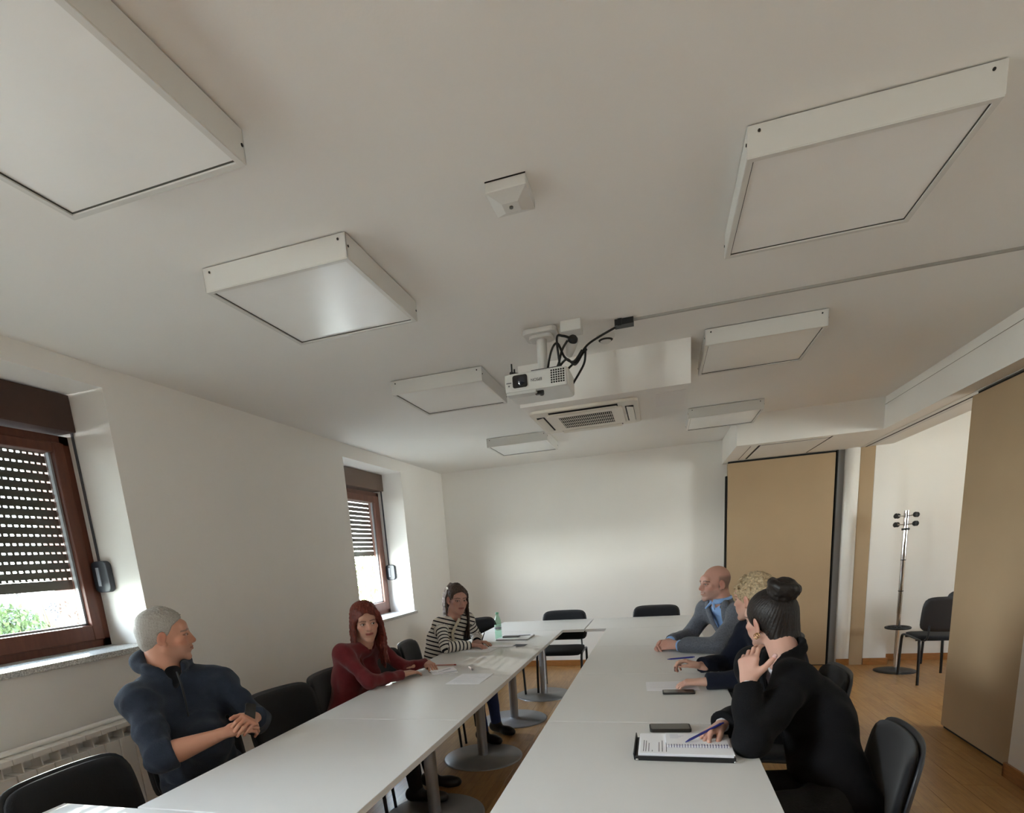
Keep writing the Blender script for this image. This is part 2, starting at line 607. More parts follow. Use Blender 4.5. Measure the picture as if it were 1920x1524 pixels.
def plain_window(name, W, x=-3.06, s=1):
    w = empty(name, (x, (W[0] + W[1]) / 2, W[2]), kind='structure')
    L, H = W[1] - W[0], W[3] - W[2]
    m = MB()
    for a, b in (((-.03, -L / 2, 0), (.03, -L / 2 + .07, H)), ((-.03, L / 2 - .07, 0), (.03, L / 2, H)), ((-.03, -L / 2, 0), (.03, L / 2, .08)), ((-.03, -L / 2, H - .08), (.03, L / 2, H)), ((-.03, -.04, 0), (.03, .04, H))):
        m.b2(a, b)
    m.build('window_frame', M_wood, w)
    m = MB(); m.b2((-.003, -L / 2, 0), (.003, L / 2, H)); m.build('window_pane', M_glass, w)


plain_window('window_3', W3)
plain_window('window_4', (3.65, 4.5, 1.0, 2.3), 5.6)


# ------------------------------------------------------------------ ceiling lamps
def make_lamp():
    r = empty('ceiling_lamp')
    s, h, t = .30, .078, .018
    m = MB()
    m.b2((-s, -s, -h), (s, -s + .004, -.004)); m.b2((-s, s - .004, -h), (s, s, -.004)); m.b2((-s, -s, -h), (-s + .004, s, -.004)); m.b2((s - .004, -s, -h), (s, s, -.004))
    m.b2((-s + .02, -s + .02, -.005), (s - .02, s - .02, 0))
    m.build('housing', M_lampfr, r)
    m = MB()
    for a, b in (((-s + .001, -s + .001), (s - .001, -s + t)), ((-s + .001, s - t), (s - .001, s - .001)), ((-s + .001, -s + t), (-s + t, s - t)), ((s - t, -s + t), (s - .001, s - t))):
        m.b2((*a, -h - .003), (*b, -h + .004))
    m.build('rim', M_lampfr, r)
    m = MB()
    for a, b in (((-s + t, -s + t), (s - t, -s + t + .003)), ((-s + t, s - t - .003), (s - t, s - t)), ((-s + t, -s + t), (-s + t + .003, s - t)), ((s - t - .003, -s + t), (s - t, s - t))):
        m.b2((*a, -h + .001), (*b, -h + .0045))
    m.build('seal', mat('lamp_seal', '45453F', .8), r)
    m = MB(); m.b2((-s + t + .003, -s + t + .003, -h + .0035), (s - t - .003, s - t - .003, -h + .006)); m.build('diffuser', M_diff, r)
    for a in (-1, 1):
        for b in (-1, 1):
            m = MB(); m.lathe([(.004, 0), (.004, .002)], (a * (s - .03), b * (s + .0005), -.02), 8, Matrix.Rotation(-b * PI / 2, 3, 'X')); m.build('screw', M_dark, r)
            m = MB(); m.lathe([(.004, 0), (.004, .002)], (a * (s + .0005), b * (s - .01), -.042), 8, Matrix.Rotation(a * PI / 2, 3, 'Y')); m.build('screw', M_dark, r)
    return r


LX, RX = -1.277, .525
lamps = [
    (LX, 1.155, 'large square ceiling lamp cut off by the upper left corner'),
    (LX, 2.225, 'square white ceiling lamp second from the upper left corner, above the left tables'),
    (LX, 3.74, 'square white ceiling lamp just left of the projector'),
    (LX, 5.77, 'small looking square ceiling lamp beside the air conditioner, farthest of the left row'),
    (RX, 2.23, 'large square ceiling lamp in the upper right, nearest of the right row'),
    (RX, 3.78, 'square ceiling lamp right of the air conditioner box, middle of the right row'),
    (RX, 5.65, 'square ceiling lamp by the corner soffit, farthest of the right row'),
]
L0 = make_lamp()
for i, (x, y, lb) in enumerate(lamps):
    o = L0 if i == 0 else dup(L0)
    o.location = (x, y, ZC)
    sx_ = .965
    o.scale = (sx_, sx_, 1)
    tag(o, lb, 'ceiling lamp', 'square lamps on the ceiling')

# white square sensor box on the ceiling
t = empty('ceiling_sensor', (-.428, 1.955, ZC), 0, 'small white square sensor box alone in the middle of the ceiling', 'sensor')
m = MB(); m.b2((-.062, -.068, -.03), (.062, .068, -.001)); m.build('housing', M_lampfr, t, bevel=.004)
m = MB(); m.add([(-.06, -.066, -.03), (.06, -.066, -.03), (.06, .066, -.03), (-.06, .066, -.03), (-.025, -.02, -.042), (.025, -.02, -.042), (.025, .03, -.042), (-.025, .03, -.042)],
                [(0, 1, 5, 4), (1, 2, 6, 5), (2, 3, 7, 6), (3, 0, 4, 7), (4, 5, 6, 7)]); m.build('cover', M_lampfr, t)
m = MB(); m.lathe([(.006, 0), (.006, .004), (.003, .005)], (0, 0, -.047), 12); m.build('lens', mat('lens_grey', '6A6A66', .4), t)
m = MB(); m.b2((-.062, -.0695, -.003), (.062, -.068, .0)); m.build('shadow_gap', M_dark, t)

# ------------------------------------------------------------------ air conditioner box and cassette
m = MB(); m.b2((-.80, 3.58, 2.33), (.17, 4.42, ZC)); struct(m.build('trim_air_conditioner_box', M_ceil))
m = MB(); m.b2((-.02, 3.70, 2.3285), (.15, 4.06, 2.3305)); struct(m.build('trim_access_panel', mat('access_panel', 'ECE9E6', .7)))
ac = empty('air_conditioner', (-.45, 4.03, 2.33), 0, 'cream ceiling cassette air conditioner with a slatted intake grille', 'air conditioner')
mb = MB(); rbox(mb, (0, 0, -.009), (.66, .66, .018), .045); mb.build('panel', M_acw, ac, bevel=.005)
mb = MB(); rbox(mb, (0, 0, -.022), (.47, .47, .010), .02); g = mb.build('intake_cover', M_acw, ac, bevel=.003)
mb = MB(); mb.b2((-.165, -.17, -.0285), (.165, .15, -.026)); mb.build('grille_recess', M_dark, g)
slm = MB(); slm.b2((-.0016, -.16, -.0014), (.0016, .16, .0))
s0 = None
for i in range(27):
    if s0 is None: s0 = slm.build('grille_slat', M_acw, ac); o = s0
    else: o = s0.copy(); COL.objects.link(o); o.parent = ac
    o.location = (-.158 + i * .01215, -.01, -.0285)
for yy in (-.10, -.01, .08):
    mb = MB(); mb.b2((-.165, yy - .003, -.0302), (.165, yy + .003, -.0285)); mb.build('grille_bar', M_acw, ac)
for a in range(4):
    R = Matrix.Rotation(a * PI / 2, 3, 'Z')
    mb = MB(); mb.box(R @ Vector((.275, 0, -.019)), (.05, .42, .004), R=R); mb.build('louvre_slot', M_dark, ac)
    mb = MB(); mb.box(R @ Vector((.279, 0, -.026)), (.042, .41, .004), R=R @ Matrix.Rotation(.18, 3, 'Y')); mb.build('louvre', M_acw, ac, bevel=.001)
mb = MB(); mb.b2((.238, -.02, -.03), (.252, .02, -.026)); mb.build('clip', M_acw, ac)

# ------------------------------------------------------------------ projector
pj = empty('projector', (-.565, 2.90, 2.235), math.radians(0), 'white ceiling projector hanging from a pole mount beside the air conditioner', 'projector')
m = MB(); rbox(m, (0, .125, .05), (.31, .25, .085), .035); m.build('casing', M_pjw, pj, bevel=.012, bseg=3)
m = MB(); m.b2((-.150, -.004, .008), (.150, .02, .088)); m.build('front_panel', mat('projector_front', 'CACAC6', .45), pj, bevel=.006)
m = MB(); rbox(m, (-.075, -.004, .052), (.072, .056, .008), .01, Matrix.Rotation(PI / 2, 3, 'X')); lw = m.build('lens_window', M_lens, pj)
m = MB(); m.lathe([(.0, .003), (.012, .002), (.018, 0)], (-.068, -.008, .052), 20, Matrix.Rotation(PI / 2, 3, 'X')); m.build('lens', mat('lens_glass', '1A2130', .05, spec=.9), lw)
m = MB(); m.b2((.072, -.0055, .018), (.142, -.002, .084)); vg = m.build('vent_panel', M_pjw, pj)
m = MB()
for i in range(6):
    for j in range(6):
        m.b2((.0745 + i * .0115, -.0068, .022 + j * .0103), (.0825 + i * .0115, -.005, .029 + j * .0103))
m.build('vent_holes', M_dark, vg)
m = MB(); m.b2((-.143, -.0055, .048), (-.118, -.0035, .052)); m.b2((-.134, -.0055, .034), (-.127, -.0035, .040)); m.build('status_mark', M_ink, pj)
m = MB(); m.b2((-.145, .0, -.004), (.0, .06, .010)); m.build('focus_ring', mat('projector_lip', 'BEBEBA', .4), pj, bevel=.003)
m = MB(); m.b2((-.01, .03, -.008), (.03, .05, .012)); m.lathe([(.008, -.014), (.010, -.008)], (.02, .04, 0), 10); m.build('foot', M_blk, pj)
m = MB(); m.tube([(.0, .215, .06), (.0, .215, .13)], .029, 20); m.tube([(.0, .215, .11), (.0, .215, .31)], .026, 20); m.tube([(.0, .215, .128), (.0, .215, .136)], .0295, 20); m.build('mount_pole', M_lampfr, pj)
m = MB(); rbox(m, (.0, .215, .312), (.17, .15, .024), .03); rbox(m, (.0, .215, .294), (.12, .10, .016), .03); m.build('mount_plate', M_lampfr, pj, bevel=.005)
m = MB(); m.b2((-.03, .05, .094), (.12, .20, .108)); m.tube([(-.135, .06, .112), (-.02, .20, .112)], .008, 8); m.box((.0, .20, .10), (.05, .06, .02)); m.build('mount_bracket', mat('bracket_black', '2A2A2C', .5), pj)
m = MB(); m.tube([(-.125, .05, .09), (-.125, .05, .15)], .004, 8); m.tube([(-.112, .05, .09), (-.112, .05, .125)], .004, 8); m.b2((-.135, .04, .09), (-.10, .06, .10)); m.build('adjusting_screw', M_blk, pj)


def text_part(body, size, loc, rot, m_, parent, name='lettering', ext=.0004):
    cu = bpy.data.curves.new(name, 'FONT')
    cu.body = body; cu.size = size; cu.extrude = ext; cu.align_x = 'CENTER'; cu.align_y = 'CENTER'
    tmp = bpy.data.objects.new('t', cu)
    COL.objects.link(tmp)
    bpy.context.view_layer.update()
    me = bpy.data.meshes.new_from_object(tmp.evaluated_get(bpy.context.evaluated_depsgraph_get()))
    bpy.data.objects.remove(tmp)
    me.materials.clear(); me.materials.append(m_)
    o = link(name, me, parent)
    o.location = loc; o.rotation_euler = rot
    return o


text_part('EPSON', .018, (.005, -.0055, .050), (PI / 2, PI, 0), M_ink, pj)


def curve_pts(P, n=8):
    P = [Vector(p) for p in P]
    out = []
    for i in range(len(P) - 1):
        p0 = P[max(i - 1, 0)]; p1 = P[i]; p2 = P[i + 1]; p3 = P[min(i + 2, len(P) - 1)]
        for k in range(n):
            t_ = k / n
            out.append(.5 * ((2 * p1) + (p2 - p0) * t_ + (2 * p0 - 5 * p1 + 4 * p2 - p3) * t_ ** 2 + (3 * p1 - p0 - 3 * p2 + p3) * t_ ** 3))
    out.append(P[-1])
    return out


# junction box, socket plug, cables
m = MB(); m.b2((-.455, 3.02, ZC - .05), (-.355, 3.11, ZC - .0005)); tag(m.build('junction_box', M_lampfr, bevel=.004), 'small white junction box on the ceiling behind the projector', 'junction box')
pl_ = empty('power_plug', (-.40, 3.04, 2.50), 0, 'white and black power plug hanging in the cable tangle behind the projector', 'plug')
Rp = Euler((.9, .2, .3)).to_matrix()
m = MB(); m.lathe([(.016, -.075), (.026, -.03), (.03, 0)], (0, 0, -.03), 20, Rp); m.build('socket_body', M_lampfr, pl_)
m = MB(); m.lathe([(.024, 0), (.024, .012), (.016, .02)], (0, 0, -.03), 20, Rp); m.build('plug_face', M_blk, pl_)
m = MB()
for P in ([(-.52, 3.03, 2.30), (-.47, 3.0, 2.36), (-.45, 3.02, 2.43), (-.42, 3.0, 2.46)],
          [(-.50, 3.05, 2.31), (-.44, 3.04, 2.34), (-.38, 3.08, 2.40), (-.33, 3.12, 2.47), (-.20, 3.16, 2.535)],
          [(-.54, 3.05, 2.32), (-.50, 2.99, 2.42), (-.47, 3.01, 2.46), (-.44, 3.03, 2.40), (-.40, 3.05, 2.38), (-.36, 3.07, 2.43)],
          [(-.46, 3.0, 2.35), (-.47, 3.0, 2.48), (-.44, 3.0, 2.485), (-.41, 3.01, 2.475)],
          [(-.49, 3.04, 2.34), (-.43, 3.0, 2.38), (-.39, 3.03, 2.36), (-.36, 3.09, 2.42), (-.34, 3.10, 2.44)],
          [(-.44, 3.12, 2.27), (-.38, 3.08, 2.33), (-.35, 3.08, 2.38), (-.345, 3.1, 2.45)]):
    m.tube(curve_pts(P), .0055, 8)
tag(m.build('projector_cables', M_cable), 'tangle of black cables looping from projector to ceiling duct', 'cable')
m = MB(); m.b2((-.205, 3.13, ZC - .028), (-.115, 3.185, ZC - .001)); m.b2((-.19, 3.12, ZC - .034), (-.17, 3.14, ZC - .002)); tag(m.build('cable_clamp', M_blk), 'black cable coupler on the ceiling at the end of the white duct', 'cable coupler')
m = MB(); m.b2((-.115, 3.155, ZC - .010), (1.855, 3.168, ZC - .0005)); tag(m.build('cable_duct', mat('duct_shadow_tone', 'A8A59E', .6)), 'long thin pale cable duct across the ceiling to the right beam', 'cable duct')  # pale duct coloured greyer to stand in for its shadow line
sm = empty('smoke_detector', (-.265, 3.33, ZC), 0, 'small white smoke detector on the ceiling right of the projector cables', 'detector')
m = MB(); m.lathe([(.0, -.035), (.022, -.034), (.03, -.025), (.045, -.012), (.05, 0)], (0, 0, 0), 28); m.build('housing', M_lampfr, sm)
m = MB(); m.lathe([(.0305, -.0255), (.0375, -.0195)], (0, 0, -.001), 28); m.build('vent_ring', M_dark, sm)

# ------------------------------------------------------------------ parked and standing partition panels
t = empty('partition_panel', (1.245, 7.09, 0), 0, 'tall beige partition panel parked flat in the back corner niche', 'partition panel', 'beige sliding partition panels')
m = MB(); m.b2((-.525, -.05, .012), (.525, .05, 2.277)); m.build('board', M_panel, t, bevel=.002)
m = MB(); m.b2((-.545, -.03, .02), (-.526, .04, 2.15)); m.b2((.526, -.03, .02), (.533, .04, 2.25)); m.b2((-.52, -.02, 2.278), (.52, .03, 2.296)); m.build('seal', M_dark, t)
m = MB(); m.b2((-.52, -.03, 0), (.52, .03, .012)); m.build('foot_seal', M_dark, t)
t = empty('partition_panel', (2.03, 4.31, 0), 0, 'tall beige partition panel standing in the opening at the right edge', 'partition panel', 'beige sliding partition panels')
m = MB(); m.b2((-.05, -.50, .022), (.05, .45, 2.275)); o = m.build('board', M_panel, t, bevel=.002)
m = MB(); m.b2((-.035, -.49, 0), (.035, .44, .021)); m.b2((-.02, -.50, 2.276), (.02, .45, 2.30)); m.build('seal', M_dark, t)

# ------------------------------------------------------------------ radiator under the near window
rd = empty('radiator', (-2.70, 1.62, .12), 0, 'white sectioned aluminium radiator under the near window', 'radiator')
mb = MB()
mb.b2((.012, -.0366, 0), (.10, .0366, .60)); 
mb.b2((.012, -.0385, .60), (.02, .0385, .665)); mb.b2((.012, -.0385, .655), (.088, .0385, .672))
mb.b2((.02, -.003, .60), (.085, .003, .66))
mb.b2((.086, -.0385, .648), (.098, .0385, .672))
s0 = None
for i in range(15):
    if s0 is None: s0 = mb.build('section', M_rad, rd); o = s0
    else: o = s0.copy(); COL.objects.link(o); o.parent = rd
    o.location = (0, -.56 + i * .08, 0)
m = MB(); m.tube([(.05, -.65, .06), (.05, .62, .06)], .018, 12); m.tube([(.03, -.60, .688), (.03, .62, .688)], .012, 10)
m.b2((.0, -.3, .1), (.02, -.26, .5)); m.b2((.0, .3, .1), (.02, .34, .5))
m.build('pipe', M_rad, rd)
m = MB()
for yy in (-.5, .5):
    m.b2((.02, yy - .015, -.12), (.06, yy + .015, .01))
m.build('bracket', M_rad, rd)

# ------------------------------------------------------------------ tables
TT = .74
TH = .026


def make_table(lx, ly):
    r = empty('conference_table')
    m = MB(); m.b2((-lx / 2 + .0015, -ly / 2 + .0015, TT - TH), (lx / 2 - .0015, ly / 2 - .0015, TT)); m.build('tabletop', M_white, r, bevel=.0015, bseg=1)
    m = MB(); m.tube([(0, 0, .012), (0, 0, TT - TH - .012)], .037, 28); m.build('column', M_alu, r)
    m = MB(); m.b2((-.15, -.15, TT - TH - .012), (.15, .15, TT - TH - .0005)); m.build('mounting_plate', M_blk, r)
    m = MB(); m.lathe([(0, .022), (.045, .021), (.05, .014), (.285, .010), (.295, .006), (.296, .0)], (0, 0, 0.0), 56); m.build('base_disc', M_disc, r)
    return r


def place(o, x, y, lb, g='white tables set out in a horseshoe'):
    o.location = (x, y, 0); tag(o, lb, 'table', g); return o


xl_, xr_ = -1.30, -.087
ys = [1.355, 2.39, 3.36, 4.345, 5.33]
left_lb = ['white table in front of the grey haired man, nearest of the left row', 'bare white table between the grey haired man and the red haired woman',
           'white table where the woman in dark red rests her hands', 'white table with the green bottle and the striped woman, last of the left row']
for i in range(4):
    L = ys[i + 1] - ys[i]
    place(make_table(.80, L), xl_, (ys[i] + ys[i + 1]) / 2, left_lb[i])
right_lb = ['white table with the open folder of papers, nearest of the right row', 'white table with the phone in front of the blond woman, second of the right row',
            'white table where the man in the grey blazer folds his hands', 'white table beyond the folded hands, last of the right row']
for i in range(4):
    L = ys[i + 1] - ys[i]
    place(make_table(.812, L), xr_, (ys[i] + ys[i + 1]) / 2, right_lb[i])
place(make_table(1.00, .80), -1.20, 5.735, 'white table across the back, in front of the chair left of centre')
place(make_table(.99, .80), -.195, 5.735, 'white table across the back, in front of the chair right of centre')
place(make_table(1.0, .80), -1.52, .95, 'white sunlit table corner at the lower left edge of the photo')


# ------------------------------------------------------------------ chairs (front = +x)
def loft_back(mb, w, z0, z1, x0, lean, curve, th, r, shell=False):
    """curved, rounded-corner pad. front surface faces +x"""
    nu, nv = 16, 10
    def P(u, v, side):
        # u,v in -1..1 mapped into rounded rectangle (superellipse squeeze)
        e_ = 6.5
        hw, hz = w / 2, (z1 - z0) / 2
        a = max(abs(u), abs(v))
        if a > 0:
            l = (abs(u / a) ** e_ + abs(v / a) ** e_) ** (1 / e_)
        else:
            l = 1
        uu, vv = u / l, v / l
        if v > 0:
            uu *= 1 - .05 * vv ** 2
        y = uu * hw; z = (z0 + z1) / 2 + vv * hz
        edge = min(1, max(0, (1 - a) / .18))
        t_ = th * (.35 + .65 * math.sqrt(edge))
        x = x0 - lean * (z - z0) + curve * (uu ** 2) + side * t_ / 2
        return (x, y, z)
    g = []
    for side in (1, -1):
        vs = [P(-1 + 2 * i / nu, -1 + 2 * j / nv, side) for i in range(nu + 1) for j in range(nv + 1)]
        fs = [(i * (nv + 1) + j, (i + 1) * (nv + 1) + j, (i + 1) * (nv + 1) + j + 1, i * (nv + 1) + j + 1) for i in range(nu) for j in range(nv)]
        g.append((vs, fs))
    vs = g[0][0] + g[1][0]
    n0 = len(g[0][0])
    fs = list(g[0][1]) + [tuple(n0 + k for k in f[::-1]) for f in g[1][1]]
    rim = [i * (nv + 1) for i in range(nu + 1)] + [nu * (nv + 1) + j for j in range(1, nv + 1)] + [i * (nv + 1) + nv for i in range(nu - 1, -1, -1)] + [j for j in range(nv - 1, 0, -1)]
    for a, b in zip(rim, rim[1:] + rim[:1]):
        fs.append((b, a, n0 + a, n0 + b))
    mb.add(vs, fs, True)


def make_chair():
    r = empty('visitor_chair')
    m = MB()
    # seat pad: rounded slab with waterfall front
    nu, nv = 14, 14
    top, bot = [], []
    for i in range(nu + 1):
        for j in range(nv + 1):
            u, v = -1 + 2 * i / nu, -1 + 2 * j / nv
            a = max(abs(u), abs(v)); e_ = 5
            l = (abs(u / a) ** e_ + abs(v / a) ** e_) ** (1 / e_) if a else 1
            x_, y_ = u / l * .215 * 1, v / l * .23
            ed = min(1, (1 - a) / .2)
            zz = .455 + .012 * math.sqrt(max(0, ed)) - .018 * max(0, u) ** 3 - .006 * (1 - v * v)
            top.append((x_, y_, zz)); bot.append((x_, y_, .418 - .012 * max(0, u) ** 3))
    fs = [(i * (nv + 1) + j, (i + 1) * (nv + 1) + j, (i + 1) * (nv + 1) + j + 1, i * (nv + 1) + j + 1) for i in range(nu) for j in range(nv)]
    n0 = len(top)
    rim = [i * (nv + 1) for i in range(nu + 1)] + [nu * (nv + 1) + j for j in range(1, nv + 1)] + [i * (nv + 1) + nv for i in range(nu - 1, -1, -1)] + [j for j in range(nv - 1, 0, -1)]
    F = fs + [tuple(n0 + k for k in f[::-1]) for f in fs] + [(b, a, n0 + a, n0 + b) for a, b in zip(rim, rim[1:] + rim[:1])]
    m.add(top + bot, F, True); m.build('seat', M_fab, r)
    m = MB(); loft_back(m, .475, .515, .82, -.225, .17, .045, .035, .05); bk = m.build('backrest', M_fab, r)
    m = MB(); loft_back(m, .495, .505, .83, -.243, .17, .045, .018, .05); m.build('backrest_shell', M_cshell, r)
    for s in (-1, 1):
        y = s * .235
        m = MB(); m.tube(curve_pts([(.235, y, 0), (.215, y, .30), (.20, y, .40), (.17, y, .425), (.12, y, .43)], 4), .0125, 10, flat=.75); m.build('leg', M_frame, r)
        m = MB(); m.tube(curve_pts([(-.235, y, 0), (-.215, y, .30), (-.20, y, .40), (-.17, y, .425), (.13, y, .43)], 4), .0125, 10, flat=.75); m.build('leg', M_frame, r)
        m = MB(); m.tube(curve_pts([(-.05, s * .19, .412), (-.19, s * .19, .42), (-.235, s * .185, .46), (-.238, s * .18, .56)], 5), .011, 8, flat=.7); m.build('back_post', M_frame, r)
    m = MB(); m.tube([(.12, -.235, .412), (.12, .235, .412)], .009, 8); m.tube([(-.12, -.235, .412), (-.12, .235, .412)], .009, 8); m.build('seat_frame', M_frame, r)
    return r


R_ = math.radians
chairs = [
    (-1.85, 1.43, 0, 'empty black chair in the lower left corner in front of the radiator'),
    (-1.93, 2.04, R_(-10), 'black chair the man in the navy hoodie sits on, hidden behind him'),
    (-1.85, 2.61, R_(-12), 'empty black chair beside the hands of the grey haired man'),
    (-1.83, 3.14, R_(4), 'black chair under the woman in dark red'),
    (-1.80, 3.84, R_(-5), 'partly hidden black chair just behind the red haired woman'),
    (-1.80, 4.34, R_(8), 'black chair whose rounded back shows left of the striped woman'),
    (-1.72, 5.66, R_(-38), 'black chair behind the striped woman and the green bottle'),
    (-1.03, 5.99, R_(-90), 'black chair at the back table whose seat and legs show under the table'),
    (-.06, 6.12, R_(-92), 'black chair at the back table with only the top of its back showing'),
    (.60, 4.16, R_(180), 'black chair the man in the grey blazer sits on'),
    (.56, 3.03, R_(178), 'black chair the blond woman sits on, its back seen behind her neighbour'),
    (.49, 2.07, R_(173), 'large looking black chair in the lower right corner behind the woman with the bun'),
    (2.54, 6.30, R_(90), 'black chair next to the coat stand beyond the opening'),
    (2.93, 6.82, R_(90), 'black chair half hidden by the beige panel beyond the opening'),
]
C0 = make_chair()
for i, (x, y, a, lb) in enumerate(chairs):
    o = C0 if i == 0 else dup(C0)
    o.location = (x, y, 0.0); o.rotation_euler = (0, 0, a)
    tag(o, lb, 'chair', 'black upholstered visitor chairs')

# ------------------------------------------------------------------ coat stand
cs = empty('coat_stand', (2.34, 6.72, 0), 0, 'chrome coat stand with black pegs and umbrella ring beyond the opening', 'coat stand')
m = MB(); m.lathe([(0, .034), (.05, .03), (.14, .018), (.19, .006), (.192, 0)], (0, 0, 0), 40); m.build('base', M_blk, cs)
m = MB(); m.tube([(0, 0, .03), (0, 0, .60)], .019, 18); m.tube([(0, 0, .60), (0, 0, 1.14)], .021, 18); m.tube([(0, 0, 1.14), (0, 0, 1.62)], .023, 18); m.build('pole', M_chrome, cs)
m = MB()
for z in (.83, 1.14): m.tube([(0, 0, z - .004), (0, 0, z + .004)], .0235, 18)
m.tube([(0, 0, 1.43), (0, 0, 1.452)], .034, 20)
m.build('collar', M_blk, cs)
ring = [(.105 * math.cos(a), .105 * math.sin(a), .455) for a in [2 * PI * k / 32 for k in range(32)]]
m = MB(); m.tube(ring, .012, 8, closed=True)
for a in (0, 2.1, 4.2): m.tube([(0, 0, .455), (.1 * math.cos(a), .1 * math.sin(a), .455)], .007, 6)
m.tube([(0, 0, .44), (0, 0, .47)], .03, 16)
m.build('umbrella_ring', M_blk, cs)
for lv, (z, off) in enumerate(((1.565, .35), (1.485, .35))):
    for k in range(4):
        a = off + k * PI / 2
        d = Vector((math.cos(a), math.sin(a), 0.08 * (1 if lv == 0 else .5)))
        m = MB(); m.tube([d * .018 + Vector((0, 0, z)), d * .105 + Vector((0, 0, z))], .0055, 8); pg = m.build('peg', M_chrome, cs)
        Rk = d.to_track_quat('Z', 'Y').to_matrix()
        m = MB(); m.lathe([(0, -.006), (.012, -.006), (.024, .0), (.026, .008), (.020, .016), (0, .018)], d * .105 + Vector((0, 0, z)), 18, Rk); m.build('knob', M_blk, pg)

# ------------------------------------------------------------------ things on the tables
def sheet(name, x, y, w, h, a, z, label, cat='paper', th=.0015, col=M_paper, lines=6, group=None):
    t = empty(name, (x, y, z), a, label, cat, group)
    m = MB(); m.b2((-w / 2, -h / 2, 0), (w / 2, h / 2, th)); m.build('page', col, t)
    if lines:
        m = MB()
        rnd = random.Random(int(abs(x * 1000)))
        for i in range(lines):
            yy = h / 2 - .03 - i * (h - .06) / max(lines, 1)
            L = w * (.45 + .4 * rnd.random())
            m.b2((-w / 2 + .018, yy, th), (-w / 2 + .018 + L, yy + .0022, th + .0002))
        m.build('printed_lines', mat('faint_print', 'B4B4BA', .8), t)
    return t


Z0 = TT + .0006
# open folder with stack of papers and spiral pad
fd = empty('document_folder', (.072, 2.065, Z0), R_(0), 'open black folder full of white documents in front of the woman with the bun', 'folder')
m = MB(); m.b2((-.165, -.125, 0), (.165, .115, .004)); m.b2((-.165, -.128, 0), (.165, -.120, .016)); m.box((-.168, -.005, .012), (.004, .235, .024), R=Matrix.Rotation(-.15, 3, 'Y')); m.build('cover', mat('folder_black', '1B1B1D', .45), fd, bevel=.001)
m = MB(); m.b2((-.155, -.114, .0045), (.16, .108, .022)); m.b2((-.15, -.118, .022), (.163, .104, .0245)); m.build('document_stack', M_paper, fd, bevel=.001)
m = MB()
for i, (xx, a, b) in enumerate(((-.138, -.10, .02), (-.130, -.10, .015), (-.120, -.10, -.01), (-.108, -.10, -.085), (-.085, -.10, .0), (-.074, -.10, .02), (-.060, -.10, .0))):
    m.b2((xx, a, .0246), (xx + .0022, b, .0248))
m.build('printed_lines', M_ink, fd)
m = MB(); m.lathe([(0, 0), (.006, .0), (.006, .004), (0, .006)], (-.158, -.126, .002), 10); m.lathe([(0, 0), (.006, .0), (.006, .004), (0, .006)], (.163, -.126, .002), 10); m.build('corner_stud', M_chrome, fd)
nb = empty('spiral_notepad', (.118, 2.075, Z0 + .0250), R_(2), 'white spiral notepad lying on the documents in the black folder', 'notepad')
m = MB(); m.b2((-.105, -.055, 0), (.105, .085, .005)); m.build('pages', M_paper, nb)
m = MB()
for i in range(22):
    xx = -.098 + i * .0093
    m.tube([(xx + .0, -.055 + .007 * math.cos(a), .004 + .006 * math.sin(a)) for a in [2 * PI * k / 8 for k in range(8)]], .0011, 5, closed=True)
m.build('spiral_binding', mat('binding_blue', '35356A', .4, metal=.4), nb)
m = MB()
for i in range(4): m.b2((-.09, .03 + i * .012, .005), (-.09 + .03 + .01 * (i % 3), .0312 + i * .012, .0052))
m.build('handwriting', mat('blue_ink', '6F74A8', .7), nb)


def phone(x, y, a, lb, w=.075, l=.155, col='3A3630', th=.010):
    t = empty('smartphone', (x, y, Z0), a, lb, 'phone', 'phones lying on the right tables')
    m = MB(); rbox(m, (0, 0, th / 2), (l, w, th), .012); m.build('case', mat('phone_case', '26231F', .4), t, bevel=.002)
    m = MB(); rbox(m, (0, 0, th + .0004), (l - .012, w - .010, .0008), .008); m.build('screen', mat('phone_screen_' + col, col, .15, spec=.6), t)
    return t


phone(.03, 2.297, R_(4), 'thick dark phone lying face up behind the open folder', .082, .16, '3B3833', .013)
phone(.08, 2.90, R_(2), 'thin dark phone on the table in front of the blond woman', .075, .155, '1E1B18', .008)
sheet('paper_sheet', .05, 3.04, .26, .20, R_(3), Z0, 'white sheet with faint writing under the blond woman\'s hand', lines=4)
sheet('paper_sheet', -1.145, 3.26, .215, .29, R_(-2), Z0, 'printed white sheet lying alone near the inner edge, in front of the red haired woman', lines=9)
sheet('paper_sheet', -1.42, 4.31, .27, .21, R_(-6), Z0, 'white printed sheet lying before the striped woman\'s forearm', lines=6)
sheet('paper_sheet', -1.29, 4.475, .31, .12, R_(-1), Z0 + .002, 'long white sheet under the striped woman\'s fingertips', lines=0)
m = MB(); m.b2((-.05, -.045, 0), (.05, .045, .002)); o = m.build('dark_card', mat('slate_card', '5A5C6C', .5)); o.location = (-1.115, 4.475, Z0 + .0045); o.rotation_euler = (0, 0, R_(-4)); tag(o, 'small slate blue card at the end of the long white sheet', 'card')
t = empty('notebook', (-1.26, 4.90, Z0), R_(-1), 'notebook with white cover lying right of the green bottle', 'notebook')
m = MB(); m.b2((-.145, -.135, 0), (.145, .135, .004)); m.build('back_cover', mat('notebook_dark', '4B4B50', .5), t)
m = MB(); m.b2((-.143, -.130, .0042), (.145, .135, .014)); m.build('pages', M_paper, t, bevel=.001)
m = MB(); rbox(m, (-.02, -.03, 0), (.15, .07, .012), .012); o = m.build('dark_phone', mat('phone_grey', '6A666A', .35), bevel=.002); o.location = (-1.27, 4.90, Z0 + .0210); tag(o, 'grey phone lying on top of the white notebook', 'phone')
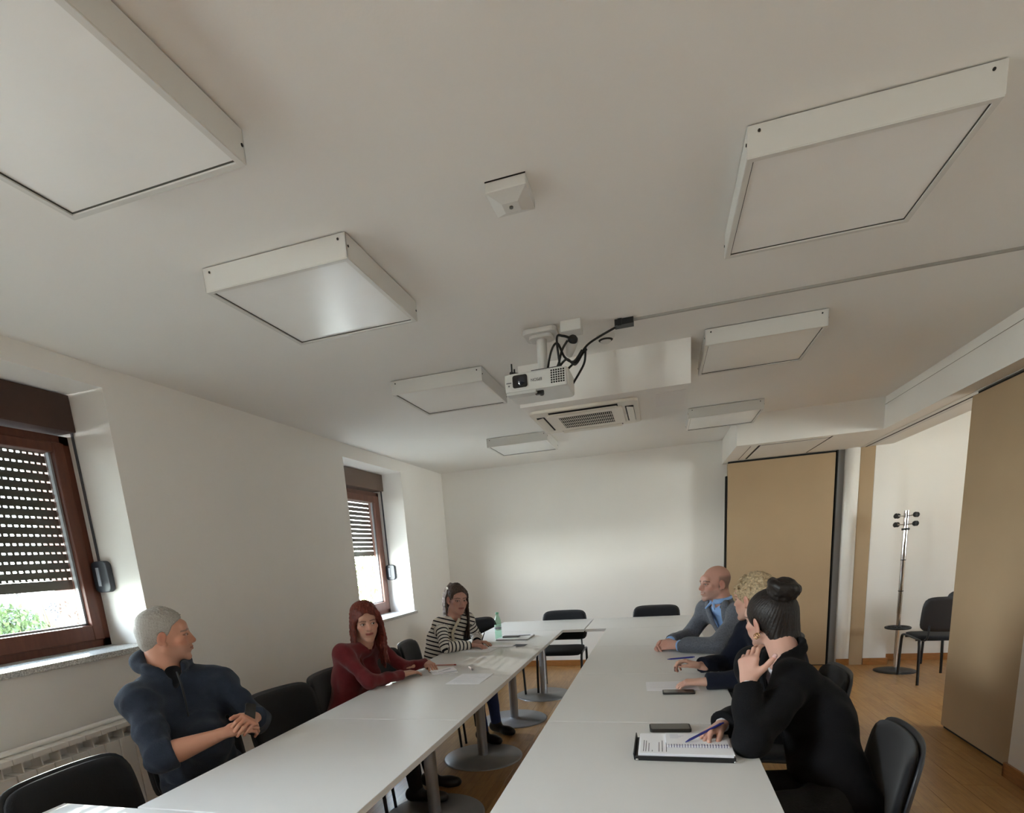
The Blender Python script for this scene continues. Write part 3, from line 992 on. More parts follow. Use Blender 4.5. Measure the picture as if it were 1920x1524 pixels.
m = MB(); m.tube([(-.06, 0, 0), (.06, .01, 0)], .004, 8); o = m.build('pen', mat('pen_grey', 'A0A0A8', .3)); o.location = (-1.19, 4.93, Z0 + .0190); tag(o, 'thin grey pen lying on the notebook beside the phone', 'pen')
# red haired woman's things
t = empty('paper_packet', (-1.40, 3.47, Z0), R_(28), 'small white packet of folded papers at the fingertips of the red haired woman', 'paper packet')
m = MB(); m.b2((-.085, -.06, 0), (.085, .06, .004)); m.box((.01, .0, .012), (.13, .10, .003), R=Euler((.05, -.08, .12)).to_matrix()); m.box((-.05, .03, .008), (.08, .06, .003), R=Euler((.0, .06, -.3)).to_matrix()); m.build('folded_sheets', M_paper, t)
m = MB(); m.box((.0, -.02, .0155), (.09, .004, .001), R=Euler((.05, -.08, .3)).to_matrix()); m.box((.02, .01, .0155), (.06, .004, .001), R=Euler((.05, -.08, .3)).to_matrix()); m.build('printed_lines', mat('faint_print', '9C9CA2', .8), t)
t = empty('pencil', (-1.475, 3.69, Z0 + .005), R_(3), 'pink pencil lying beyond the hands of the red haired woman', 'pencil')
m = MB(); m.tube([(-.07, 0, 0), (.065, 0, 0)], .0045, 8); m.build('shaft', mat('pencil_pink', 'C98A80', .5), t)
m = MB(); m.tube([(.065, 0, 0), (.08, 0, 0)], [.0048, .0048], 8); m.build('eraser', mat('pencil_red', '9A3A36', .5), t)
t = empty('lip_balm', (-1.235, 3.545, Z0 + .008), R_(-60), 'short shiny white tube lying alone on the table', 'tube')
m = MB(); m.tube([(-.045, 0, 0), (.03, 0, 0)], .0085, 14); m.build('body', mat('tube_white', 'F2F2F2', .2), t)
m = MB(); m.tube([(.03, 0, 0), (.05, 0, 0)], .007, 14); m.build('cap', mat('tube_grey', '9A9A9A', .3), t)

# green plastic bottle
bt = empty('water_bottle', (-1.405, 4.86, Z0), 0, 'pale green plastic water bottle standing on the left row of tables', 'bottle')
m = MB(); m.lathe([(0, .002), (.026, .0), (.031, .006), (.031, .07), (.029, .075), (.031, .08), (.031, .13), (.0305, .15), (.028, .175), (.018, .205), (.0125, .215), (.0125, .228)], (0, 0, 0), 32); m.build('body', M_bottle, bt)
m = MB(); m.lathe([(.0316, .085), (.0316, .13)], (0, 0, 0), 32); m.build('label', mat('bottle_label', 'C8E8DC', .4), bt)
m = MB(); m.lathe([(.0318, .100), (.0318, .108)], (0, 0, 0), 32); m.build('label_band', mat('label_purple', '7A6A90', .4), bt)
m = MB(); m.lathe([(.0135, .226), (.0145, .227), (.0145, .243), (.0, .244)], (0, 0, 0), 20); m.build('cap', mat('cap_green', '7FC7A8', .4), bt)

# ------------------------------------------------------------------ outside the windows, houses and trees coloured darker to offset overexposure
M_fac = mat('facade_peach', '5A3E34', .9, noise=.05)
t = empty('peach_house', (-14.0, 12.3, -5), 0, 'peach rendered house wall seen at the right of the near window', 'house')
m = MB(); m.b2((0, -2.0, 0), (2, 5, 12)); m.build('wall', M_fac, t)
m = MB(); m.b2((-.3, -2.3, 12), (2.4, 5.4, 12.3)); m.build('roof', mat('roof_red', '8C4A38', .8), t)
t = empty('pale_house', (-24, 14.5, -5), 0, 'pale house with a blue grey metal roof seen through the near window', 'house')
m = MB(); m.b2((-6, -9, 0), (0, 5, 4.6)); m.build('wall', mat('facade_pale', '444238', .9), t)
m = MB(); R2 = Matrix.Rotation(R_(32), 3, 'Y'); m.box((-.8, -2, 5.1), (4.4, 14.4, .14), R=R2); m.build('roof', mat('roof_blue_grey', '20262E', .5, metal=.2), t)
for i in range(3):
    m = MB(); y_ = -7.0 + i * 4.2; m.tube([(.3, y_ - 1.4, 4.2), (.3, y_, 6.6), (.3, y_ + 1.4, 4.2)], .12, 6); m.build('gable_frame', mat('white_trim', 'B8B8B4', .7), t)
for i in range(4):
    m = MB(); y_ = -7.6 + i * 3.2; m.b2((-.02, y_, 1.2), (.05, y_ + 1.2, 3.2)); wv = m.build('window', mat('white_trim', 'E8E8E4', .7), t)
    m = MB(); m.b2((.05, y_ + .12, 1.32), (.06, y_ + 1.08, 3.08)); m.build('pane', mat('far_glass', '5A6A78', .1), wv)


def leafy(name, loc, rad, n, size, label, cols, seed, tall=1.0):
    rnd = random.Random(seed)
    t = empty(name, loc, 0, label, 'tree')
    m = MB()
    for i in range(7):
        a = rnd.random() * 2 * PI
        m.tube([(0, 0, -4.5), (.1 * math.cos(a), .1 * math.sin(a), -1.2), (rad * .6 * math.cos(a), rad * .6 * math.sin(a), rad * .5 * rnd.random() * tall)], [.09, .05, .012], 6)
    m.build('trunk', mat('bark', '5A4A3A', .9), t)
    m = MB()
    for i in range(n):
        d = Vector((rnd.gauss(0, 1), rnd.gauss(0, 1), rnd.gauss(0, 1) * tall)).normalized() * rad * (.35 + .65 * rnd.random() ** .5)
        e_ = Euler((rnd.random() * 6, rnd.random() * 6, rnd.random() * 6)).to_matrix()
        s_ = size * (.6 + .8 * rnd.random())
        m.add([d + e_ @ Vector(q) * s_ for q in ((-.5, 0, 0), (0, .25, .06), (.5, 0, 0), (0, -.25, .06))], [(0, 1, 2), (0, 2, 3)])
    o = m.build('foliage', cols, t)
    o['kind'] = 'stuff'
    return t


leafy('garden_tree', (-11.3, 7.15, .45), .85, 3500, .11, 'light green bushy tree outside the near window', mat('leaf_green', '3A4A22', .8, noise=.4, nscale=3), 3)
leafy('bare_tree', (-12.6, 9.25, .7), .5, 160, .05, 'thin bare tree in front of the peach house wall', mat('twig_brown', '2A2018', .9), 5, 2.2)
leafy('garden_tree', (-12.0, 21.5, .6), 1.5, 2500, .15, 'pale tree seen through the far window', mat('leaf_pale', '5E6C3A', .8), 9)
m = MB(); m.b2((-70, -50, -5.1), (-3.2, 80, -5.0)); struct(m.build('ground_outside', mat('ground_light', '7A7668', .95, noise=.2, nscale=.4)))

# ==================================================================
# PEOPLE: signed-distance bodies turned into smooth meshes
# ==================================================================
A = np.array


def nrm(v):
    v = A(v, float)
    return v / (np.linalg.norm(v) + 1e-12)


class Field:
    def __init__(s, lo, hi, h):
        s.lo = A(lo, float); s.h = h
        s.n = tuple(int(math.ceil((b - a) / h)) + 1 for a, b in zip(lo, hi))
        s.ax = [s.lo[i] + h * np.arange(s.n[i]) for i in range(3)]
        s.D = np.full(s.n, .5, dtype=np.float32)

    def block(s, lo, hi):
        sl = []
        for i in range(3):
            a = max(0, int((lo[i] - s.lo[i]) / s.h) - 1); b = min(s.n[i], int((hi[i] - s.lo[i]) / s.h) + 3)
            if b <= a: return None
            sl.append(slice(a, b))
        return tuple(sl)

    def pts(s, sl):
        X = s.ax[0][sl[0]][:, None, None]; Y = s.ax[1][sl[1]][None, :, None]; Z = s.ax[2][sl[2]][None, None, :]
        return X, Y, Z

    def _mix(s, sl, d, k, mode):
        d = d.astype(np.float32)
        o = s.D[sl]
        if mode == 'u':
            if k > 0:
                hh = np.maximum(k - np.abs(o - d), 0) / k
                s.D[sl] = np.minimum(o, d) - hh * hh * k * .25
            else:
                s.D[sl] = np.minimum(o, d)
        else:
            if k > 0:
                hh = np.maximum(k - np.abs(o + d), 0) / k
                s.D[sl] = np.maximum(o, -d) + hh * hh * k * .25
            else:
                s.D[sl] = np.maximum(o, -d)

    def rc(s, a, b, r1, r2, k=.01, n=None, f=1., mode='u'):
        a = A(a, float); b = A(b, float)
        R = max(r1, r2) + k + 2 * s.h
        sl = s.block(np.minimum(a, b) - R, np.maximum(a, b) + R)
        if sl is None: return s
        X, Y, Z = s.pts(sl)
        ba = b - a; L2 = ba @ ba + 1e-12
        t = np.clip(((X - a[0]) * ba[0] + (Y - a[1]) * ba[1] + (Z - a[2]) * ba[2]) / L2, 0, 1)
        vx, vy, vz = X - a[0] - t * ba[0], Y - a[1] - t * ba[1], Z - a[2] - t * ba[2]
        if n is not None:
            n = nrm(n); q = (vx * n[0] + vy * n[1] + vz * n[2]) * (f - 1)
            vx, vy, vz = vx + q * n[0], vy + q * n[1], vz + q * n[2]
        s._mix(sl, np.sqrt(vx * vx + vy * vy + vz * vz) - (r1 + (r2 - r1) * t), k, mode)
        return s

    def ell(s, c, r, k=.01, R=None, mode='u'):
        c = A(c, float); r = A(r, float)
        R = np.eye(3) if R is None else A(R, float)     # columns = axes
        ext = np.abs(R) @ r + k + 2 * s.h
        sl = s.block(c - ext, c + ext)
        if sl is None: return s
        X, Y, Z = s.pts(sl)
        X, Y, Z = X - c[0], Y - c[1], Z - c[2]
        q = [(X * R[0, i] + Y * R[1, i] + Z * R[2, i]) for i in range(3)]
        k0 = np.sqrt((q[0] / r[0]) ** 2 + (q[1] / r[1]) ** 2 + (q[2] / r[2]) ** 2)
        k1 = np.sqrt((q[0] / r[0] ** 2) ** 2 + (q[1] / r[1] ** 2) ** 2 + (q[2] / r[2] ** 2) ** 2) + 1e-9
        s._mix(sl, k0 * (k0 - 1) / k1, k, mode)
        return s

    def chain(s, P, r, k=.004, n=None, f=1.):
        rs = r if isinstance(r, (list, tuple)) else [r] * len(P)
        for i in range(len(P) - 1):
            s.rc(P[i], P[i + 1], rs[i], rs[i + 1], k, n, f)
        return s

    def noise(s, amp, freq, seed=0, n=5, warp=0):
        rs = np.random.RandomState(seed)
        X, Y, Z = s.pts((slice(None),) * 3)
        d = 0
        for i in range(n):
            k = rs.normal(size=3) * freq
            d = d + np.sin(k[0] * X + k[1] * Y + k[2] * Z + rs.rand() * 6.28 + (warp * np.sin((k[1] * X + k[2] * Y + k[0] * Z) * .7) if warp else 0))
        s.D += (amp * d / math.sqrt(n)).astype(np.float32)
        return s

    def fn(s, f, mode='u', k=0):
        sl = (slice(None),) * 3
        X, Y, Z = s.pts(sl)
        d = np.broadcast_to(f(X, Y, Z), s.n)
        s._mix(sl, d, k, mode)
        return s

    def mesh(s):
        D = s.D
        S = D < 0
        c = np.zeros(tuple(k - 1 for k in s.n), np.uint8)
        offs = [(i, j, k) for i in (0, 1) for j in (0, 1) for k in (0, 1)]
        n0, n1, n2 = s.n
        for i, j, k in offs:
            c += S[i:n0 - 1 + i, j:n1 - 1 + j, k:n2 - 1 + k]
        act = (c > 0) & (c < 8)
        idx = np.argwhere(act)
        if len(idx) == 0: return np.zeros((0, 3)), np.zeros((0, 4), int)
        acc = np.zeros((len(idx), 3)); cnt = np.zeros(len(idx))
        for o in offs:
            for ax in range(3):
                if o[ax]: continue
                o2 = list(o); o2[ax] = 1
                da = D[idx[:, 0] + o[0], idx[:, 1] + o[1], idx[:, 2] + o[2]]
                db = D[idx[:, 0] + o2[0], idx[:, 1] + o2[1], idx[:, 2] + o2[2]]
                m_ = (da < 0) != (db < 0)
                t = np.where(m_, da / np.where(m_, da - db, 1), 0)
                for q in range(3):
                    acc[:, q] += m_ * (o[q] + (t if q == ax else 0))
                cnt += m_
        V = s.lo + (idx + acc / cnt[:, None]) * s.h
        vid = np.full(act.shape, -1, np.int64)
        vid[idx[:, 0], idx[:, 1], idx[:, 2]] = np.arange(len(idx))
        F = []
        for ax in range(3):
            sh = [slice(None)] * 3; sh2 = [slice(None)] * 3
            sh[ax] = slice(0, -1); sh2[ax] = slice(1, None)
            a, b = S[tuple(sh)], S[tuple(sh2)]
            for flip, m_ in ((0, a & ~b), (1, ~a & b)):
                e_ = np.argwhere(m_)
                u, v = (ax + 1) % 3, (ax + 2) % 3
                e_ = e_[(e_[:, u] > 0) & (e_[:, v] > 0) & (e_[:, u] < act.shape[u]) & (e_[:, v] < act.shape[v]) & (e_[:, ax] < act.shape[ax])]
                q = []
                for du, dv in ((-1, -1), (0, -1), (0, 0), (-1, 0)):
                    g = e_.copy(); g[:, u] += du; g[:, v] += dv
                    q.append(vid[g[:, 0], g[:, 1], g[:, 2]])
                q = np.stack(q, 1)
                if flip: q = q[:, ::-1]
                F.append(q)
        F = np.concatenate(F)
        F = F[(F >= 0).all(1)]
        return V, F


def make_obj(name, parts, m_, parent=None, loc=None, smooth=True, relax=1):
    """parts: list of (V,F,colors or None)"""
    Vs, Fs, Cs = [], [], []
    b = 0
    for p in parts:
        V, F = p[0], p[1]
        C_ = p[2] if len(p) > 2 and p[2] is not None else np.full((len(V), 3), .5)
        Vs.append(V); Fs.append(F + b); Cs.append(C_); b += len(V)
    V = np.concatenate(Vs); F = np.concatenate(Fs); C_ = np.concatenate(Cs)
    if loc is not None: V = V - A(loc)
    if relax:
        for _ in range(relax):
            acc = np.zeros_like(V); cnt = np.zeros(len(V))
            for a, b_ in ((0, 1), (1, 2), (2, 3), (3, 0)):
                np.add.at(acc, F[:, a], V[F[:, b_]]); np.add.at(cnt, F[:, a], 1)
                np.add.at(acc, F[:, b_], V[F[:, a]]); np.add.at(cnt, F[:, b_], 1)
            V = np.where(cnt[:, None] > 0, .5 * V + .5 * acc / np.maximum(cnt, 1)[:, None], V)
    me = bpy.data.meshes.new(name)
    me.vertices.add(len(V)); me.vertices.foreach_set('co', V.astype(np.float32).ravel())
    me.loops.add(len(F) * 4); me.loops.foreach_set('vertex_index', F.astype(np.int32).ravel())
    me.polygons.add(len(F)); me.polygons.foreach_set('loop_start', np.arange(0, len(F) * 4, 4, dtype=np.int32))
    me.polygons.foreach_set('use_smooth', np.full(len(F), smooth))
    me.update(calc_edges=True)
    at = me.color_attributes.new('Col', 'FLOAT_COLOR', 'POINT')
    at.data.foreach_set('color', np.concatenate([C_, np.ones((len(C_), 1))], 1).astype(np.float32).ravel())
    me.materials.append(m_)
    return link(name, me, parent)


M_skin = mat('skin', 'C08A70', .5, attr='Col', bump=.12, bscale=500, sub=.12, spec=.35)


def hair_mat(name, col, rough=.5, st=(60, 60, 5), noise=.6, bump=.8):
    return mat(name, col, rough, noise=noise, nscale=3.5, stretch=st, bump=bump, bscale=3.0, spec=.4, attr=None)


def rot_local(fwd, up=(0, 0, 1), tilt=0.):
    """columns: X (subject's left->right hand in local +x), Y forward, Z up"""
    y = nrm(fwd); z = A(up, float); z = nrm(z - y * (z @ y)); x = np.cross(y, z)
    if tilt:
        c, s_ = math.cos(tilt), math.sin(tilt)
        x, z = c * x + s_ * z, -s_ * x + c * z
    return np.stack([x, y, z], 1)


def lerpc(C_, w, col):
    return C_ * (1 - w[:, None]) + A(col) * w[:, None]


def build_head(spec):
    """returns V,F,C in local head coordinates (y forward, z up, eye line z=0)"""
    fem = spec.get('fem', False)
    jw = spec.get('jaw', 1.0)
    h = spec.get('h', .0023)
    nk = spec['neck_local']
    lo = [min(-.1, nk[0] - .08), min(-.13, nk[1] - .085), min(-.15, nk[2] - .03)]
    hi = [max(.1, nk[0] + .08), .13, .13]
    f = Field(lo, hi, h)
    f.ell((0, -.018, .030), (.0735, .095, .086), 0)
    f.ell((0, .028, -.030), (.058 * (0.5 + .5 * jw), .060, .084), .03)
    for s in (-1, 1):
        f.rc((s * .052 * jw, -.002, -.052), (s * .014 * jw, .070, -.100), .019 * jw, .015, .022)
        f.ell((s * .042, .056, -.022), (.024, .018, .018), .015)            # cheek
        f.ell((s * .030, .060, -.050), (.020, .020, .022), .02)
    f.ell((0, .074, -.104), (.018 * jw, .014, .013), .014)                 # chin
    f.ell((0, .073, .030), (.052, .017, .028), .02)                        # forehead
    f.ell((-.022, .083, .017), (.022, .009, .007), .010); f.ell((.022, .083, .017), (.022, .009, .007), .010)
    for s in (-1, 1):
        f.ell((s * .031, .100, -.001), (.017, .017, .0115), .010, mode='s')    # sockets
    f.rc((0, .086, .006), (0, .1065, -.030), .0075, .0095, .008)
    f.rc((0, .080, .004), (0, .094, -.030), .012, .014, .012)
    for s in (-1, 1):
        f.ell((s * .0115, .095, -.034), (.0075, .009, .0068), .005)
    f.ell((0, .078, -.062), (.027, .018, .022), .014)                      # muzzle
    open_ = spec.get('smile', 0)
    mw = .023 + .006 * open_
    up_ = .003 * open_
    for s in (-1, 1):
        f.rc((0, .0965, -.0565), (s * mw, .083, -.0595 + up_), .0042, .0022, .004)
        f.rc((0, .0955, -.0665 - .003 * open_), (s * mw * .8, .085, -.0635), .0052, .0026, .004)
    for s in (-1, 1):
        f.rc((0, .103, -.0612), (s * mw, .090, -.0612 + up_), .0018, .0014, .002, mode='s')
        e_ = (s * .031, .0725, -.001)
        f.ell(e_, (.0135, .0135, .0130), .004)
        f.ell((s * .031, .088, -.001), (.0130, .010, .0052), .0015, mode='s')
        # ear
        Re = Matrix.Rotation(-.25, 3, 'X') @ Matrix.Rotation(s * .35, 3, 'Z')
        Re = A([list(r_) for r_ in Re])
        f.ell((s * .079, -.012, -.008), (.0065, .019, .032), .004, R=Re)
        f.ell((s * .0865, -.008, -.004), (.005, .012, .020), .003, R=Re, mode='s')
        f.ell((s * .074, -.004, -.034), (.007, .008, .010), .006)
    # neck
    r0 = .050 if fem else .058
    f.rc((0, -.022, -.060), nk, r0, r0 + .004, .022)
    f.rc((0, -.045, -.030), (nk[0], nk[1] - .01, nk[2]), r0 * .85, r0, .02)
    V, F = f.mesh()
    C_ = np.tile(A(lin(spec['skin'])), (len(V), 1))
    x, y, z = V[:, 0], V[:, 1], V[:, 2]
    g = lambda c, r: np.exp(-(((x - c[0]) / r[0]) ** 2 + ((y - c[1]) / r[1]) ** 2 + ((z - c[2]) / r[2]) ** 2))
    blush = A(lin(spec.get('blush', 'B4604C')))
    for s in (-1, 1):
        C_ = lerpc(C_, .35 * g((s * .045, .06, -.03), (.025, .03, .02)), blush)
        C_ = lerpc(C_, .45 * g((s * .08, -.01, -.0), (.012, .03, .035)), blush)
    C_ = lerpc(C_, .4 * g((0, .105, -.03), (.014, .02, .012)), blush)
    lipc = A(lin(spec.get('lips', '9E5048')))
    wl = np.clip(1.3 - (np.abs(x) / (mw + .002)) ** 4, 0, 1) * np.clip(1.4 - np.abs(z + .0615 - up_ * .5) / .0085, 0, 1) * (y > .07)
    C_ = lerpc(C_, np.clip(wl, 0, 1) * (.9 if fem else .6), lipc)
    C_ = lerpc(C_, (np.exp(-((z + .0612 - up_ * (np.abs(x) / mw) ** 2) / .0016) ** 2) * (np.abs(x) < mw + .002) * (y > .07)) * .75, A(lin('4A1E1A')))
    if open_:
        C_ = lerpc(C_, np.exp(-((z + .0612 - up_ * (np.abs(x) / mw) ** 2) / .002) ** 2) * (np.abs(x) < mw * .75) * (y > .075) * .9, A(lin('E4DAD0')))
    # brows and lash lines
    bc = A(lin(spec.get('brow', '3A2A22')))
    for s in (-1, 1):
        bx = s * x
        bz = .0195 + .004 * np.clip((bx - .012) / .025, 0, 1) - .010 * np.clip((bx - .037) / .02, 0, 1)
        w = np.exp(-((z - bz) / (.0032 if fem else .0042)) ** 2) * (bx > .010) * (bx < .052) * (y > .05)
        C_ = lerpc(C_, w * spec.get('browk', .85), bc)
        dd = ((bx - .031) / .0145) ** 2 + ((z + .001) / .0072) ** 2
        w = np.exp(-((dd - 1) / .45) ** 2) * (y > .06) * (z > -.004)
        C_ = lerpc(C_, w * .7, A(lin('2A1A16')))
        w = np.exp(-((bx - .031) / .02) ** 2 - ((z + .012) / .007) ** 2) * (y > .06)
        C_ = lerpc(C_, w * .25, A(lin('7A4A40')))
    if spec.get('stubble'):
        sc_ = A(lin(spec['stubble']))
        w = np.clip((-.038 - z) / .015, 0, 1) * np.clip((z + .125) / .012, 0, 1) * np.clip((y + .005) / .02, 0, 1)
        w = w * (1 - np.exp(-((x / .028) ** 2 + ((z + .0615) / .010) ** 2)) * (y > .07))
        C_ = lerpc(C_, np.clip(w, 0, 1) * spec.get('stubk', .4), sc_)
        w = np.clip(1 - np.abs(z + .048) / .006, 0, 1) * (np.abs(x) < .028) * (y > .07)
        C_ = lerpc(C_, w * spec.get('stubk', .4), sc_)
    if spec.get('buzz'):
        w = np.clip((.055 - z) / .02, 0, 1) * np.clip((z + .055) / .02, 0, 1) * np.clip((.012 - y) / .012, 0, 1) * (np.abs(x) < .0765)
        C_ = lerpc(C_, np.clip(w, 0, 1) * .62, A(lin(spec['buzz'])))
    return V, F, C_


def build_eyes(parent, R, c, gaze, iris='4A3424'):
    for s in (-1, 1):
        ec = A(c) + R @ A((s * .031, .0725, -.001))
        gz = nrm(R @ nrm(A(gaze)))
        m = MB()
        q = Vector(gz).to_track_quat('Z', 'Y').to_matrix()
        prof = [(0, .0121)] + [(.0121 * math.sin(a), .0121 * math.cos(a)) for a in (.08, .2, .21, .3, .42, .50, .52, .8, 1.2, 1.8, 2.5)] + [(0, -.0121)]
        m.lathe(prof, ec, 16, q)
        V = A(m.v); F = A([list(f_) if len(f_) == 4 else list(f_) + [f_[-1]] for f_ in m.f])
        d = (V - ec) @ gz / .0121
        C_ = np.tile(A(lin('D8D2CC')), (len(V), 1))
        C_[d > math.cos(.51)] = lin(iris); C_[d > math.cos(.205)] = lin('0A0A0A')
        make_obj('eye', [(V, F, C_)], M_eye, parent, relax=0)


M_eye = mat('eye_surface', 'E8E0DA', .12, attr='Col', spec=.6)


def hand(f, w, d, n, s, curl=(.3, .4, .3), spread=.12, thumb=(.55, .7, -.25), tcurl=.3, per=None, sc=1.0):
    """add a hand to field f. w wrist, d finger direction, n back-of-hand normal, s side of thumb"""
    w, d, n = A(w, float), nrm(d), A(n, float)
    n = nrm(n - d * (n @ d)); s = A(s, float); s = nrm(s - d * (s @ d) - n * (s @ n))
    tips = []
    offs = (.028, .0095, -.009, -.0265)
    lens = (.086, .090, .086, .079)
    seg = ((.043, .026, .021), (.047, .030, .022), (.044, .028, .021), (.034, .021, .019))
    rad = (.0088, .0089, .0084, .0074)
    f.rc(w - d * .03, w + d * .012, .026 * sc, .024 * sc, .01, n, 1.45)
    for i in range(4):
        k = w + d * (lens[i] * sc) + s * (offs[i] * sc)
        f.rc(w + d * .012 + s * offs[i] * .45 * sc, k, .0145 * sc, .0118 * sc, .014, n, 1.12)
        a0 = spread * (1.5 - i) / 1.5
        dd = nrm(d * math.cos(a0) + s * math.sin(a0))
        cs = (per[i] if per else curl)
        ang = 0; p = k
        r = rad[i] * sc
        for j in range(3):
            ang += cs[j]
            di = dd * math.cos(ang) - n * math.sin(ang)
            q = p + di * seg[i][j] * sc
            f.rc(p, q, r * (1 - .07 * j), r * (1 - .07 * (j + 1)), .0035)
            p = q
        tips.append((p, di, r))
    b = w + d * .022 * sc + s * .020 * sc - n * .004
    td = nrm(d * thumb[0] + s * thumb[1] + n * thumb[2])
    p1 = b + td * .044 * sc
    td2 = nrm(td + (d * .8 - s * .35 - n * .2) * tcurl)
    p2 = p1 + td2 * .034 * sc
    td3 = nrm(td2 + (d * .5 - s * .5 - n * .2) * tcurl)
    p3 = p2 + td3 * .027 * sc
    f.rc(b, p1, .0175 * sc, .0125 * sc, .014)
    f.rc(p1, p2, .0112 * sc, .0102 * sc, .004)
    f.rc(p2, p3, .0100 * sc, .0085 * sc, .003)
    tips.append((p3, td3, .009 * sc))
    return tips


def hand_part(w, el, d, n, s, skin, fore=.10, fr=.027, nails=None, h=.0024, **kw):
    w = A(w, float); e_ = A(el, float); fd = nrm(e_ - w)
    far = w + fd * fore
    P = [w + A(q) for q in ((.19, .19, .19), (-.19, -.19, -.19))]
    tipc = w + nrm(d) * .1
    lo = np.minimum(tipc - .13, far - .05); hi = np.maximum(tipc + .13, far + .05)
    f = Field(lo, hi, h)
    f.rc(far, w + fd * .01, fr, .0235, .01)
    tips = hand(f, w, d, n, s, **kw)
    V, F = f.mesh()
    C_ = np.tile(A(lin(skin)), (len(V), 1))
    nn = A(n, float)
    for (p, di, r) in tips:
        dist = np.linalg.norm(V - p, axis=1)
        C_ = lerpc(C_, .35 * np.exp(-(dist / .013) ** 2), A(lin('B4604C')))
        if nails:
            side = (V - p) @ nrm(nn - di * (nn @ di))
            C_ = lerpc(C_, ((dist < r * 1.35) & (side > r * .2)).astype(float), A(lin(nails)))
    kn = w + nrm(d) * .085
    C_ = lerpc(C_, .2 * np.exp(-(np.linalg.norm(V - kn, axis=1) / .03) ** 2), A(lin('A85848')))
    return V, F, C_


def torso_fields(f, J, g=0., fem=False, belly=0., k=.06, legs=False, arms=True, armr=(.058, .047, .036), short=None, hem=True, ka=.03):
    """g = extra radius (negative for the skin under the clothes)"""
    fw = J['fw']
    r_ = nrm(J['shR'] - J['shL'])
    pel, che, nek = J['pel'], J['che'], J['nek']
    wid = .085 if not fem else .070
    hw = .085 if not fem else .090
    up = nrm(che - pel)
    for s in (-1, 1):
        f.rc(pel + r_ * s * hw, pel + up * .16 + r_ * s * wid * .75, .100 + g, .092 + g, k)
        f.rc(pel + up * .16 + r_ * s * wid * .75, che + r_ * s * wid, .092 + g, (.100 if not fem else .088) + g, k, fw, 1.08)
        f.rc(che + r_ * s * wid, che + up * .10 + r_ * s * .075, .095 + g, .070 + g, k, fw, 1.1)
        sh = J['shR'] if s > 0 else J['shL']
        f.rc(nek - up * .03, sh, .052 + g, .058 + g, .05)
        f.rc(che + up * .06 + r_ * s * .08, sh, .08 + g, .058 + g, .05)
        if fem:
            f.ell(che + fw * .075 + r_ * s * .068 - up * .01, (.062 + g, .062 + g, .062 + g), .04)
    if belly:
        f.ell(pel + up * .17 + fw * .04, (.13, .13 + belly, .15), .08, R=np.stack([r_, fw, up], 1))
    if arms:
        for q in 'RL':
            sh, el, wr = J['sh' + q], J['el' + q], J['wr' + q]
            f.rc(sh, el, armr[0] + g, armr[1] + g, ka)
            e2 = wr if not (short and q in short) else el + (wr - el) * short[q]
            f.rc(el, e2, armr[1] + g, (armr[2] if not (short and q in short) else armr[1] - .003) + g, .02)


def cuff_cut(f, J, q, pos):
    """cut the sleeve flat beyond a point along the forearm and hollow its end"""
    el, wr = J['el' + q], J['wr' + q]
    d = nrm(wr - el); c = el + (wr - el) * pos
    sl = f.block(c - .12, c + .22)
    X, Y, Z = f.pts(sl)
    t = (X - c[0]) * d[0] + (Y - c[1]) * d[1] + (Z - c[2]) * d[2]
    rr = np.sqrt(np.maximum((X - c[0]) ** 2 + (Y - c[1]) ** 2 + (Z - c[2]) ** 2 - t * t, 0))
    dd = np.maximum(-t, rr - .10)
    f._mix(sl, dd, .004, 's')
    return c, d


def garment(name, J, m_, parent, base, h=.0085, g=0., noise=(.0035, 28), seed=1, cuffs=(.96, .96), extra=None, cut=None, margin=.16, **kw):
    pts = [J[q] for q in ('pel', 'che', 'nek', 'shR', 'shL', 'elR', 'elL', 'wrR', 'wrL')]
    P = np.stack(pts)
    f = Field(P.min(0) - margin, P.max(0) + margin, h)
    torso_fields(f, J, g, **kw)
    if extra: extra(f)
    if noise: f.noise(noise[0], noise[1], seed, 6, 1.6)
    for q, c in zip('RL', cuffs):
        if c: cuff_cut(f, J, q, c)
    if cut: cut(f)
    V, F = f.mesh()
    return make_obj(name, [(V, F)], m_, parent, base)


def legs_part(J, h=.011, g=0., pelvis=True):
    ks = ['hipR', 'hipL', 'kneeR', 'kneeL', 'ankR', 'ankL']
    P = np.stack([J[k] for k in ks])
    f = Field(P.min(0) - .16, P.max(0) + .16, h)
    for q in 'RL':
        f.rc(J['hip' + q], J['knee' + q], .088 + g, .062 + g, .04)
        f.rc(J['knee' + q], J['ank' + q], .060 + g, .042 + g, .03)
    f.rc(J['hipR'], J['hipL'], .105 + g, .105 + g, .05)
    f.noise(.003, 26, 4, 5, 1.5)
    return f.mesh()


def shoe(name, ank, toe, col, parent, base):
    ank, toe = A(ank, float), A(toe, float)
    d = nrm((toe - ank) * A((1, 1, 0)))
    f = Field(np.minimum(ank, toe) - .1, np.maximum(ank, toe) + .1, .006)
    hl = A((ank[0], ank[1], .045)) - d * .03; tt = A((ank[0], ank[1], .035)) + d * .17
    f.rc(hl, tt, .040, .034, .02, (0, 0, 1), 1.1); f.rc(hl + A((0, 0, .02)), ank, .038, .042, .03)
    f.ell(tt - d * .05 + A((0, 0, .0)), (.048, .048, .034), .03)
    f.fn(lambda X, Y, Z: Z - .004 + 0 * X + 0 * Y, 's')
    V, F = f.mesh()
    return make_obj(name, [(V, F)], mat('shoe_' + col, col, .4), parent, base)


